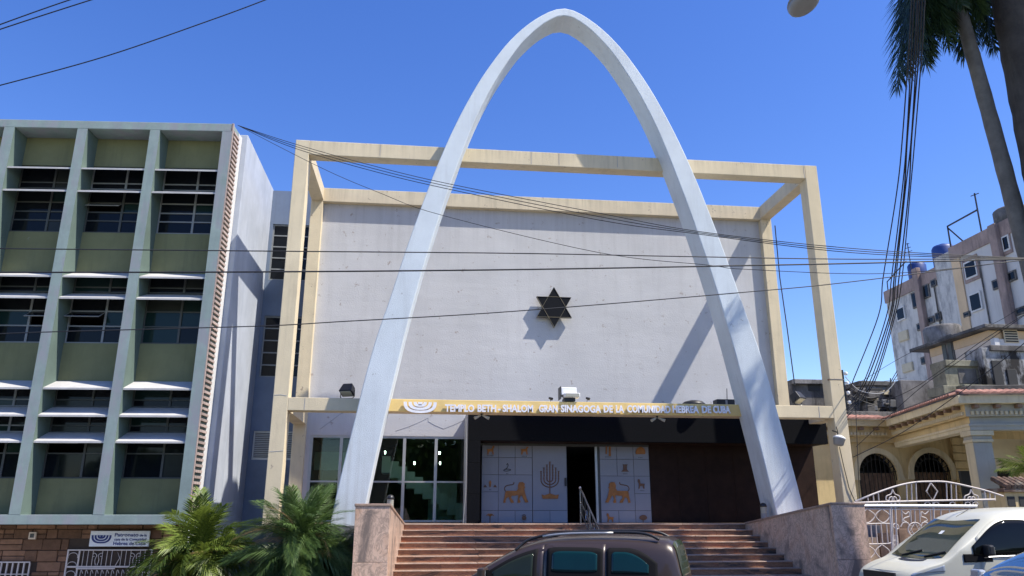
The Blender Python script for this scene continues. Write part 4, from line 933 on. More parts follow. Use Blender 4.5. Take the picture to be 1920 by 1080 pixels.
tk = empty('water_tank', 'big round stained concrete water tank on the peach house roof', 'water tank', (XH+1.3, atx(1766, 612, XH+1.3).y, ze+.22))
MB().lathe((0, 0, 0), [(.9, 0), (.95, .3), (.95, 1.0), (.86, 1.12), (.3, 1.2)], 20).build('shell', 'sooty', tk, True)

# ------------------------------------------------------------------ apartment block (far right)
ab = empty('apartment_building', 'tall stained grey and white apartment block with pink parapet far right', 'building', (42, 25, ZP)); abi = Matrix.Translation((-42, -25, -ZP))
def A(mb, n, mat, bevel=0, parent=None):
    o = mb.build(n, mat, parent or ab, bevel=bevel)
    if parent is None: o.matrix_parent_inverse = abi
    return o
X1, X2 = 38.0, 37.2
yl = atx(1661, 560, X1).y; ym = atx(1773, 487, X1).y; yn = 8.0; zt1, zt2 = 17.55, 17.95
y2 = atx(1783, 477, X2).y
A(MB().box(X1, X1+14, ym, yl, ZG, zt1-.9), 'wall', 'towerw'); A(MB().box(X1-.08, X1+14, ym, yl+.08, zt1-.9, zt1), 'parapet', 'towerp')
A(MB().box(X2, X1+14, yn, y2, ZG, zt2-.9), 'wall', 'towerc'); A(MB().box(X2-.08, X1+14, yn, y2+.08, zt2-.9, zt2), 'parapet', 'towerp')
A(MB().box(X2-.05, X1, y2+.002, ym-.002, ZG, zt1+.2), 'return_wall', 'towerw'); A(MB().box(X2-.09, X2-.003, y2-.75, y2, ZG, zt2-.9), 'corner_strip', 'orange')
def pil(px, py, X, wd_, zt_): yy = atx(px, py, X).y; A(MB().box(X-.35, X-.002, yy-wd_/2, yy+wd_/2, ZG, zt_), 'pilaster', 'towerp', .05)
pil(1722, 512, X1, .55, zt1+.5); pil(1868, 430, X2, .6, zt2)
def twin(x0, y0, x1, y1, X, kind):
    yc = (atx(x0, (y0+y1)/2, X).y+atx(x1, (y0+y1)/2, X).y)/2; hw = abs(atx(x0, (y0+y1)/2, X).y-atx(x1, (y0+y1)/2, X).y)/2
    xc = (x0+x1)/2; za, zb2 = atx(xc, y1, X).z, atx(xc, y0, X).z; hw *= 1.08; hh = (zb2-za)*.5*.95; zc = (za+zb2)/2; za, zb2 = zc-hh, zc+hh
    fm = {'pink': 'white', 'white': 'white', 'dark': 'sooty2', 'board': 'boarded', 'blue': 'white'}[kind]
    if kind == 'pink': A(MB().box(X-.07, X-.002, yc-hw*1.25, yc+hw*1.25, za-.2, zb2+.25), 'surround', 'towerp')
    wf_ = A(MB().box(X-.10, X-.003, yc-hw, yc+hw, za, zb2), 'window', fm)
    g = .10
    if kind == 'board': A(MB().box(X-.13, X-.101, yc-hw+.05, yc+hw-.05, za+.05, zb2-.05), 'shutter', 'boarded', 0, wf_); return
    n = 2 if hw > .55 else 1
    for k in range(n):
        ya, yb = yc-hw+g+(2*hw-g)/n*k, yc-hw+(2*hw-g)/n*(k+1)
        zz = za+(zb2-za)*.66
        for a, b_ in (((za+g, zz), (zz+.09, zb2-g)) if zb2-za > 1.4 else ((za+g, zb2-g),)):
            A(MB().box(X-.115, X-.101, ya, yb, a, b_), 'pane', 'darkglass', 0, wf_)
for r_ in ((1683, 575, 1698, 602, X1, 'blue'), (1712, 545, 1727, 578, X1, 'dark'), (1733, 532, 1744, 560, X1, 'dark'), (1747, 523, 1757, 538, X1, 'dark'), (1721, 605, 1731, 620, X1, 'dark'), (1742, 593, 1753, 607, X1, 'dark'), (1756, 585, 1766, 602, X1, 'dark'), (1687, 620, 1704, 640, X1, 'board'), (1729, 668, 1740, 683, X1, 'dark'), (1694, 680, 1713, 698, X1, 'board'),
    (1811, 487, 1833, 523, X2, 'pink'), (1821, 547, 1842, 585, X2, 'white'), (1863, 462, 1872, 482, X2, 'pink'), (1882, 440, 1895, 472, X2, 'pink'), (1863, 523, 1877, 543, X2, 'dark'), (1892, 507, 1907, 528, X2, 'dark'), (1809, 584, 1820, 595, X2, 'dark'), (1907, 575, 1925, 590, X2, 'dark')): twin(*r_)
for px_, X_ in ((1757, X1), (1850, X2)):
    yy = atx(px_, 560, X_).y; A(MB().tube([(X_-.08, yy, 3), (X_-.08, yy, zt1-1.0)], .05, 5), 'drain_pipe', 'sooty2')
def rooftank(px, py, X, zt_, r_, h_, mat, label):
    yy = atx(px, py, X).y; t = empty('water_tank', label, 'water tank', (X+r_+.15, yy, zt_))
    MB().lathe((0, 0, 0), [(r_*.96, 0), (r_, .05), (r_, h_*.82), (r_*.85, h_*.93), (r_*.3, h_*.96)], 18).build('shell', mat, t, True); MB().cyl((0, 0, h_*.955), r_*.3, h_*.06, 12).build('lid', mat, t)
rooftank(1703, 520, X1, zt1, .62, 1.35, 'tankblue', 'small blue plastic water tank at the left end of the apartment block roof')
rooftank(1750, 492, X1, zt1, .72, 1.7, 'tankblue', 'taller blue plastic water tank beside the roof step of the apartment block')
rooftank(1868, 420, X2, zt2, .95, 1.1, 'sooty2', 'squat grey water tank on the higher roof of the apartment block')
rooftank(1889, 405, X2, zt2, .45, .8, 'sooty2', 'narrow grey water tank near the palm trunk on the higher roof')
an = atx(1838, 437, X2); t = empty('roof_antenna', 'thin rusty aerial mast and pipe frame on the higher apartment roof', 'antenna', (X2+.1, an.y, zt2))
MB().tube([(0, 0, 0), (0, 0, 2.6)], .05, 5).build('mast', 'darkiron', t); MB().tube([(0, -.35, 2.45), (0, .35, 2.55)], .03, 4).build('dipole', 'darkiron', t)
yk = atx(1783, 478, X2).y-an.y
MB().tube([(0, 0, 1.5), (0, yk, 1.5), (0, yk, 0)], .06, 5).build('pipe_frame', 'darkiron', t); MB().tube([(0, yk, 1.4), (0, yk-1.2, 0)], .05, 5).build('brace', 'darkiron', t)
an = atx(1699, 512, X1); t = empty('roof_antenna', 'spindly aerial beside the left blue tank on the apartment roof', 'antenna', (X1+.1, an.y-.5, zt1))
MB().tube([(0, 0, 0), (0, 0, 2.7)], .035, 5).build('mast', 'darkiron', t)
for k in range(3): MB().tube([(0, -.4+.1*k, 2.0+.3*k), (0, .4-.1*k, 2.1+.3*k)], .025, 4).build('dipole', 'darkiron', t)
t = empty('roof_rail', 'bent pipe rail at the left corner of the apartment roof', 'railing', (X1+.1, yl-.3, zt1)); MB().tube([(0, -2.6, 1.5), (0, 0, .7), (0, .1, -.8)], .045, 5).build('pipe', 'darkiron', t)

# ------------------------------------------------------------------ iron gate
gt = empty('iron_gate', 'white wrought iron gate with arched top beside the pink marble wall', 'gate', (16.1, -3.2, ZP)); gti = Matrix.Translation((-16.1, 3.2, -ZP)); GY = -3.2
def g3(x, y): return at(1560+x/4.908, 860+y/4.908, GY)
def ir(pts, r=.014, name='bar', sp=True, mat='iron', px=True):
    q = [g3(*p_) for p_ in pts] if px else pts; q = spline(q, 5) if sp and len(q) > 2 else q
    o = MB().tube(q, r*1.12, 6).build(name, mat, gt); o.matrix_parent_inverse = gti; return o
ir([(215, 393), (400, 318), (600, 250), (760, 217), (900, 210), (1060, 215), (1300, 265), (1450, 305), (1575, 345)], .020, 'top_arc')
ir([(200, 405), (860, 388), (1500, 375)], .022, 'lintel_rail', False); ir([(255, 432), (420, 432), (1330, 437)], .035, 'roller_bar', False, 'lampwhite'); ir([(250, 462), (900, 468), (1350, 470)], .014, 'rail', False)
arc_y = lambda x: np.interp(x, [215, 400, 600, 760, 900, 1060, 1300, 1450, 1575], [393, 318, 250, 217, 210, 215, 265, 305, 345])
for x in (327, 378, 425, 685, 730, 772, 1052, 1095, 1140, 1405, 1450, 1497): ir([(x+6, 388), (x, arc_y(x)+3)], .012, 'bar', False)
ir([(908, 222), (970, 300), (928, 385), (868, 300), (908, 222)], .014, 'diamond', False)
for cx in (560, 1282):
    for s_ in (-1, 1):
        ir([(cx-4, 283), (cx+s_*18, 325), (cx+s_*58, 345), (cx+s_*62, 378), (cx+s_*38, 385), (cx+s_*30, 360), (cx+s_*8, 352), (cx+s_*8, 395)], .013, 'fleur')
for x0, yb in ((548, 830), (585, 960), (935, 1300), (245, 1500)): ir([(x0-4, 400 if x0 > 300 else 455), (x0+yb*.028, yb+200)], .018, 'stile', False)
ir([(530, 460), (560, 960)], .018, 'stile', False)
# left leaf ornament
for y0, y1 in ((462, 590), (790, 925)):
    hgt = y1-y0
    for cx in (330, 470):
        ir([(cx-75, y0), (cx-40, y0+hgt*.28), (cx-62, y0+hgt*.45), (cx-5, y1)], .011, 'ornament') if False else None
    ir([(322, y0), (265, y0+hgt*.52), (330, y1), (395, y0+hgt*.48), (322, y0)], .012, 'ornament'); ir([(458, y0), (400, y0+hgt*.48), (470, y1), (532, y0+hgt*.5), (458, y0)], .012, 'ornament')
ir([(268, 640), (275, 605), (310, 600), (520, 597), (545, 620), (552, 740), (545, 770), (500, 782), (320, 785), (280, 775), (268, 740), (268, 640)], .013, 'frame')
for x in (308, 355, 402, 450, 500): ir([(x, 600), (x+16, 783)], .012, 'bar', False)
# middle leaf: star in a circle, scrolls
cx, cy, rr = 762, 650, 62
ir([(cx+rr*math.cos(a), cy+rr*math.sin(a)) for a in np.linspace(0, 2*math.pi, 17)], .013, 'ring')
for o_ in (90, 270): ir([(cx+rr*math.cos(rad(o_+120*k)), cy+rr*math.sin(rad(o_+120*k))) for k in range(4)], .010, 'star', False)
for sgn, bx in ((1, 640), (-1, 890)):
    ir([(bx, 480), (bx+sgn*35, 510), (bx+sgn*65, 490), (bx+sgn*70, 530), (bx+sgn*30, 545), (bx+sgn*15, 570), (bx+sgn*45, 580)], .012, 'scroll')
    ir([(bx-sgn*8, 625), (bx+sgn*15, 590), (bx+sgn*55, 590), (bx+sgn*70, 620)], .012, 'scroll')
for x in (722, 760, 805, 640, 905, 1000, 1080): ir([(x, 460), (x+6, 585)], .011, 'bar', False)
ir([(580, 640), (560, 620), (575, 600), (605, 610), (612, 640), (590, 650)], .012, 'scroll'); ir([(600, 780), (580, 750), (560, 770), (575, 800)], .012, 'scroll')
for x in (300, 440, 600, 880, 960, 1110, 1250, 1320): ir([(x-15, 432), (x-25, 412), (x, 398), (x+22, 412), (x+12, 430)], .010, 'scroll')
# things seen through the gate: dark store behind
sb_ = empty('timber_store', 'dark timber boards stacked behind the white iron gate', 'boards', (16.5, -1.5, ZP)); sbi = Matrix.Translation((-16.5, 1.5, -ZP))
for i, (a, b_, mat, zt_) in enumerate(((15.1, 15.75, 'orange', .9), (15.8, 16.1, 'timber', 1.0), (16.12, 16.35, 'peach', .95), (16.4, 17.2, 'timber', 1.1), (17.25, 18.2, 'timber', 1.0))):
    o = MB().box(a, b_, -1.2+.03*i, -1.1+.03*i, ZP, zt_).build('board', mat, sb_, bevel=.01); o.matrix_parent_inverse = sbi
o = MB().box(14.9, 19, -.6, -.5, ZP, 1.62).build('backing', 'timber', sb_); o.matrix_parent_inverse = sbi
# yellow gatepost with tiled cap
gp_ = empty('gatepost', 'yellow gatepost with tiled cap and dark slots at the far right', 'gatepost', at(1905, 950, -1.5)); gpo = at(1905, 950, -1.5); gpi = Matrix.Translation(-gpo)
def gpb(mb, n, mat, bevel=.01): o = mb.build(n, mat, gp_, bevel=bevel); o.matrix_parent_inverse = gpi; return o
a, b_ = at(1899, 1010, -1.5), at(1985, 923, -1.5)
gpb(MB().box(a.x, b_.x, -1.5, -.8, ZP, b_.z), 'post', 'mustard'); gpb(MB().box(a.x-.08, b_.x+.08, -1.58, -.72, b_.z+.002, b_.z+.10), 'cap', 'moss')
for k in range(7):
    for j in range(3):
        x = a.x-.02+k*.16; z = b_.z+.12+j*.06; o = gpb(MB().tube([(x+.08, -1.60+.12*j, z), (x+.08, -1.30+.12*j, z+.12)], .075, 8), 'roof_tile', 'moss')
for x0 in (1891, 1913): q0, q1 = at(x0, 950, -1.51), at(x0+11, 931, -1.51); gpb(MB().box(q0.x, q1.x, -1.52, -1.502, q0.z, q1.z), 'slot', 'room')

# ------------------------------------------------------------------ palms
def frond_mesh(name, L, droop, nl, ll, lw, mat, vang=.25, rach=.014, plume=False, seed=1, ldroop=.35, hang=None):
    rg = random.Random(seed); mb = MB(); pts = []; n = 14
    for i in range(n+1):
        t = i/n; pts.append(Vector((L*t*(1-.12*droop*t), 0, -droop*L*.55*t**2.2)) if hang is None else Vector((hang*(1-math.exp(-4*t)), 0, -L*t**1.25)))
    mb.tube(pts, rach, 4, True, rach*.25)
    for i in range(nl):
        t = .10+.90*(i+.5)/nl; k = min(int(t*n), n-1); p_ = pts[k].lerp(pts[k+1], t*n-k); T_ = (pts[k+1]-pts[k]).normalized(); U = Vector((0, 1, 0)).cross(T_)*-1
        if U.z < 0: U = -U
        l_ = ll*(math.sin(math.pi*(.14+.80*t))**.55)
        for s_ in (-1, 1):
            va = vang+rg.uniform(-.18, .18) if not plume else rg.uniform(-1.0, 1.0)
            d = (Vector((0, s_, 0))*math.cos(va)*.85+U*math.sin(va)+T_*(.35+.7*t)).normalized(); l2 = l_*rg.uniform(.85, 1.1)
            wv = d.cross(U if abs(d.dot(U)) < .9 else T_).normalized()*lw*.5
            if plume: wv = (wv+T_*lw*.2*rg.uniform(-1, 1))
            q1 = p_+d*l2*.5+Vector((0, 0, -ldroop*l2*.12)); q2 = p_+d*l2+Vector((0, 0, -ldroop*l2*.55))
            mb.add([p_-wv*.5, p_+wv*.5, q1+wv, q1-wv, q2], [(0, 1, 2, 3), (3, 2, 4)])
    me = bpy.data.meshes.new(name); me.from_pydata(mb.v, [], mb.f); me.update(); me.materials.append(MT[mat]); return me
def put_frond(me, parent, loc, az, el, roll, s=1):
    o = bpy.data.objects.new('frond', me); C.objects.link(o); o.parent = parent; o.location = loc; o.scale = (s, s, s)
    o.rotation_mode = 'XYZ'; o.rotation_euler = (roll, -el, az); return o
A_ = [frond_mesh('frond', 1.5, d, 24, .54, .034, 'frond1', .40, .015, False, i, 1.1) for i, d in enumerate((.3, .6, .95, 1.3))]
Ad = frond_mesh('frond', 1.2, 1.0, 18, .40, .024, 'dryfrond', .2, .012, False, 9, 1.2)
pa = empty('areca_palm', 'yellow green broad leafleted palm before the brown stone wall', 'palm', (-1.1, -1.5, ZP))
rg = random.Random(3)
for sx, sy, hh, nf, smin in ((0, 0, 1.12, 46, .72), (.45, .15, .85, 26, .55), (-.3, .2, .75, 20, .5), (.2, -.3, .5, 16, .5)):
    MB().tube([(sx*.3, sy*.3, 0), (sx*.7, sy*.7, .4), (sx, sy, hh)], .075, 9, True, .05).build('trunk', 'fibre', pa, True)
    for i in range(nf):
        az = i*2.399963+rg.uniform(-.3, .3); el = rad(rg.uniform(-25, 74)); k = 0 if el > 1.0 else (1 if el > .5 else (2 if el > 0 else 3))
        put_frond(A_[k] if rg.random() > .05 else Ad, pa, (sx+rg.uniform(-.08, .08), sy+rg.uniform(-.08, .08), hh+rg.uniform(-.3, .1)), az, el, rg.uniform(-.8, .8), rg.uniform(smin, smin+.3))
B_ = [frond_mesh('frond', 1.5, d, 40, .36, .017, 'frond2', .50, .012, False, 20+i, 1.2) for i, d in enumerate((.4, .75, 1.1, 1.5))]
Bd = frond_mesh('frond', 1.2, 1.2, 36, .24, .011, 'dryfrond', .3, .012, False, 29, 1.2)
pb = empty('date_palm', 'bushy feathery date palm between the office block and the marble wall', 'palm', (1.25, -2.0, ZP))
MB().tube([(0, 0, -.05), (.05, .02, .5), (0, 0, 1.2)], .19, 10, True, .16).build('trunk', 'fibre', pb, True)
for i in range(150):
    az = i*2.399963+rg.uniform(-.3, .3); el = rad(rg.uniform(-55, 80)); k = 0 if el > 1.0 else (1 if el > .55 else (2 if el > .1 else 3))
    put_frond(B_[k] if rg.random() > .05 else Bd, pb, (rg.uniform(-.1, .1), rg.uniform(-.1, .1), 1.25+rg.uniform(-.5, .15)), az, el, rg.uniform(-.9, .9), rg.uniform(.75, 1.2))
pc2 = empty('date_palm', 'low dark date palm in the shade against the marble wall', 'palm', (2.0, -1.75, ZP))
MB().tube([(0, 0, -.05), (0, 0, .5)], .14, 9, True, .12).build('trunk', 'fibre', pc2, True)
for i in range(64):
    az = i*2.399963; el = rad(rg.uniform(-30, 78)); put_frond(B_[2 if el > .4 else 3], pc2, (0, 0, .8), az, el, rg.uniform(-.5, .5), rg.uniform(.55, .8))
struct(box('planter_soil', 'soil', None, -3.2, 2.55, -3.0, -1.0, ZP, ZP+.05)); pw_ = box('planter_wall', 'podium', None, -3.3, 2.55, -3.1, -3.0, ZP, ZP+.35); tag(pw_, 'low grey planter wall in front of the palms', 'planter')

gpl = at(1935, 880, -.2); gq = empty('garden_palm', 'spiky dark green plant in front of the villa porch at the right edge', 'plant', (gpl.x, -.2, ZP))
MB().tube([(0, 0, 0), (0, 0, gpl.z-ZP)], .06, 7).build('stem', 'fibre', gq, True)
for i in range(26):
    put_frond(A_[i % 3], gq, (0, 0, gpl.z-ZP), i*2.4, rad(rg.uniform(-10, 75)), rg.uniform(-.6, .6), rg.uniform(.45, .65))
def royal(name, label, base, height, lean, r0, r1, fr, seed, s=1.0, grp='royal palms on the verge', tm='trunk'):
    rg = random.Random(seed); pm = empty(name, label, 'palm', base, 0, grp)
    L_ = Vector(lean); cpts = [Vector((0, 0, 0))+L_*(t**1.6)+Vector((0, 0, height*t)) for t in np.linspace(0, 1, 40)]
    MB().tube(cpts, lambda t: (r0+(r1-r0)*t)*(1+.03*math.sin(t*150)), 14).build('trunk', tm, pm, True)
    top = cpts[-1]; MB().tube([top, top+Vector((0, 0, 1.5))], r1*.9, 12, True, r1*.45).build('crownshaft', 'frond2', pm, True)
    for i, (az, el, k, sc_) in enumerate(fr): put_frond(RF[k], pm, top+Vector((0, 0, 1.3)), rad(az), rad(el), rg.uniform(-.3, .3), sc_*s)
RF = [frond_mesh('frond', 3.4, d, 150, .62, .034, 'frond3', .2, .045, True, 40+i, .8) for i, d in enumerate((.5, 1.1, 1.9))]
p1t = at(1793, 0, -5.6); p1m = at(1914, 480, -5.6); h1 = p1t.z+.75-ZP; b1 = Vector((p1m.x+.45, -5.6, ZP))
RF += [frond_mesh('frond', L_, 0, 190, .60, .034, 'frond3', .2, .04, True, 60+i, .9, h_) for i, (L_, h_) in enumerate(((3.9, 1.15), (3.9, 1.0), (3.2, .45), (3.4, .85)))]
crown = [(180, 0, 3, 1), (186, 0, 4, 1), (173, 0, 3, .9), (194, 0, 3, .8), (181, 0, 4, .86), (200, 0, 5, 1), (165, 0, 5, 1), (5, 0, 6, 1), (350, 0, 6, .9), (20, 0, 5, 1.05), (95, 0, 6, .8), (265, 0, 5, .8), (176, 0, 4, .95), (184, 0, 3, .9), (190, 0, 5, .95), (178, 0, 3, 1.05), (183, 0, 4, 1.06), (188, 0, 3, 1.02), (0, 12, 1, .8), (30, 15, 1, .8), (320, 10, 1, .8), (265, 15, 1, .8), (300, 35, 1, .9), (60, 35, 1, .9), (10, 65, 0, .9), (200, 72, 0, .9)]
royal('royal_palm', 'slender curved royal palm trunk with fronds drooping at the top right', b1, h1, (p1t.x-b1.x-.05, 0, 0), .225, .15, crown, 5)
full = [(i*137.5, e, 2 if e < 10 else (1 if e < 45 else 0), 1.0) for i, e in enumerate(np.linspace(-40, 80, 30))]
royal('royal_palm', 'thick shaded royal palm trunk at the right edge of the view', Vector((at(1885, 130, -6.2).x+.46, -6.2, ZP)), 14.6, (0, -.1, 0), .54, .42, [(185, 0, 5, 1), (200, 0, 6, .9), (230, 0, 5, .9)]+full[8:], 6, .62, tm='trunkshaded')
royal('royal_palm', 'royal palm beyond the right edge with leaf tips in the top right corner', Vector((20.6, -6.5, ZP)), 15.0, (-.3, -.5, 0), .34, .22, full, 8, .62)
royal('royal_palm', 'tall royal palm outside the right edge known by its frond shadow on the arch leg', Vector((28.2, -5.9, ZP)), 21.8, (-4.3, 0, 0), .30, .2, full[14:26:2], 9, .36)

# trees along the opposite side of the street (behind the camera, mirrored in the glass)
mb = MB(); rg = random.Random(12)
for i in range(26000):
    cx = rg.uniform(-45, 60); hgt = 6.5+2.2*math.sin(cx*.35)+1.2*math.sin(cx*.9+1); z = ZG+rg.random()**.8*hgt; y = -29+rg.uniform(-2.4, 2.4)*math.sin(math.pi*min(max(z/hgt, .1), .95))
    c_ = Vector((cx, y, z)); d1 = Vector((rg.gauss(0, 1), rg.gauss(0, 1), rg.gauss(0, 1))).normalized(); d2 = d1.cross(Vector((rg.gauss(0, 1), rg.gauss(0, 1), rg.gauss(0, 1)))).normalized(); w_ = rg.uniform(.18, .42)
    mb.add([c_-d1*w_, c_+d2*w_*.6, c_+d1*w_, c_-d2*w_*.6], [(0, 1, 2, 3)])
for i in range(60):
    x = -46+i*1.8; hgt = 6.0+2.2*math.sin(x*.35)+1.2*math.sin(x*.9+1); mb.add([(x, -30.6, ZG), (x+1.9, -30.6, ZG), (x+1.9, -30.2, hgt*.92), (x, -30.2, hgt*.9)], [(0, 1, 2, 3)])
me = bpy.data.meshes.new('tree_line'); me.from_pydata(mb.v, [], mb.f); me.update(); link('tree_line', me, 'frond2', None, kind='stuff')

# ------------------------------------------------------------------ vehicles
def interp(x, t): return float(np.interp(x, [a for a, _ in t], [b for _, b in t]))
class Car:
    def __init__(s, L, W, prof, belt, taper, zsill=.22):
        s.L, s.W, s.belt, s.taper, s.zs = L, W, belt, taper, zsill
        sp = spline([(x, 0, z) for x, z in prof], 6); xs = [p_.x for p_ in sp]; s.prof = sorted([(p_.x, p_.z) for p_ in sp]); s.H = max(z for _, z in s.prof)
    def zt(s, x): return interp(x, s.prof)
    def hw(s, x): u = min(abs(2*x/s.L), 1); return s.W/2*(1-.22*u**7)
    def zb(s, x): return min(s.belt, s.zt(x)-.06)
    def y(s, x, z):
        w_ = s.hw(x); zb_ = s.zb(x); zt_ = s.zt(x)
        if z <= zb_: u = (zb_-z)/max(zb_-s.zs, .05); return w_*(1-.07*max(u, 0)**2.2)
        u = min((z-zb_)/(zt_-zb_), 1); tp = s.taper*min(1, (zt_-zb_)/(s.H-s.belt)); return w_*(1-tp*u**1.2)*max(1-u**9, 0)**(1/4.)
    def ztop(s, x, y):
        lo, hi_ = s.zb(x), s.zt(x); y = abs(y)
        for _ in range(28):
            md = (lo+hi_)/2
            if s.y(x, md) > y: lo = md
            else: hi_ = md
        return lo
    def shell(s, parent, mat, name='body'):
        xs = sorted(set([-s.L/2+s.L*i/70 for i in range(71)]+[p_[0] for p_ in s.prof if p_[0] < -s.L/2+.35 or p_[0] > s.L/2-.4])); us = [0, .15, .3, .45, .6, .72, .82, .9, .94, .97, .985, .995, 1]
        rings = []
        for x in xs:
            zb_, zt_ = s.zb(x), s.zt(x); half = [(s.y(x, s.zs+(zb_-s.zs)*q), s.zs+(zb_-s.zs)*q) for q in (0, .2, .4, .6, .8, .93)]+[(s.y(x, zb_+(zt_-zb_)*u), zb_+(zt_-zb_)*u) for u in us]
            rings.append([(x, -a, b_) for a, b_ in half]+[(x, a, b_) for a, b_ in half[-2::-1]])
        n = len(rings[0]); v_ = [q for r_ in rings for q in r_]; f_ = []
        for i in range(len(rings)-1):
            for k in range(n-1): f_.append((i*n+k, i*n+k+1, (i+1)*n+k+1, (i+1)*n+k))
            f_.append((i*n+n-1, i*n, (i+1)*n, (i+1)*n+n-1))
        f_ += [tuple(range(n)), tuple(range(len(v_)-n, len(v_)))]
        return MB().add(v_, f_).build(name, mat, parent, True)
    def side(s, name, mat, parent, sd, x0, x1, lo, hi_, off_, nx=18, nz=8, th=.012):
        """patch on the flank: lo/hi are functions of x"""
        v_ = []; f_ = []
        for lay in (off_, off_-th):
            for i in range(nx+1):
                x = x0+(x1-x0)*i/nx; a, b_ = lo(x), hi_(x)
                for k in range(nz+1): z = a+(b_-a)*k/nz; v_.append((x, sd*(s.y(x, z)+lay), z))
        m_ = (nx+1)*(nz+1)
        for i in range(nx):
            for k in range(nz):
                q = (i*(nz+1)+k, i*(nz+1)+k+1, (i+1)*(nz+1)+k+1, (i+1)*(nz+1)+k); f_.append(q); f_.append(tuple(m_+j for j in q[::-1]))
        rim = [i*(nz+1) for i in range(nx+1)]+[nx*(nz+1)+k for k in range(1, nz+1)]+[i*(nz+1)+nz for i in range(nx-1, -1, -1)]+[k for k in range(nz-1, 0, -1)]
        for a, b_ in zip(rim, rim[1:]+rim[:1]): f_.append((a, b_, m_+b_, m_+a))
        return MB().add(v_, f_).build(name, mat, parent, True)
    def top(s, name, mat, parent, x0, x1, yl, yr, off_, nx=16, ny=16, curve=0):
        v_ = []; f_ = []
        for i in range(nx+1):
            for k in range(ny+1):
                t = i/nx; ya, yb = yl(t), yr(t); y_ = ya+(yb-ya)*k/ny; x = x0+(x1-x0)*t-curve*(1-(2*k/ny-1)**2)
                e = .01; dzx = (s.ztop(x+e, y_)-s.ztop(x-e, y_))/(2*e); nrm = Vector((-dzx, 0, 1)).normalized(); p_ = Vector((x, y_, s.ztop(x, y_)))+nrm*off_; v_.append(tuple(p_))
        for i in range(nx):
            for k in range(ny): f_.append((i*(ny+1)+k, i*(ny+1)+k+1, (i+1)*(ny+1)+k+1, (i+1)*(ny+1)+k))
        return MB().add(v_, f_).build(name, mat, parent, True)
    def wheel(s, parent, x, sd, r=.31):
        y0 = s.hw(x)-.20; w_ = MB().tube([(x, sd*y0, r), (x, sd*(y0+.19), r)], r, 24).build('wheel', 'rubber', parent, True); MB().tube([(x, sd*(y0+.17), r), (x, sd*(y0+.195), r)], r*.62, 16).build('rim', 'chrome', w_)
        return w_
def mirror(parent, x, y, z, sd, mat='black'):
    mm = MB().hexa([(x-.06, y, z), (x+.06, y, z), (x+.05, y+sd*.20, z+.02), (x-.07, y+sd*.20, z+.02)], [(x-.05, y, z+.20), (x+.07, y, z+.20), (x+.05, y+sd*.20, z+.20), (x-.06, y+sd*.20, z+.20)]).build('wing_mirror', mat, parent, bevel=.03)
    MB().box(x+.06, x+.068, min(y+sd*.02, y+sd*.17), max(y+sd*.02, y+sd*.17), z+.04, z+.17).build('mirror_glass', 'chrome', mm)

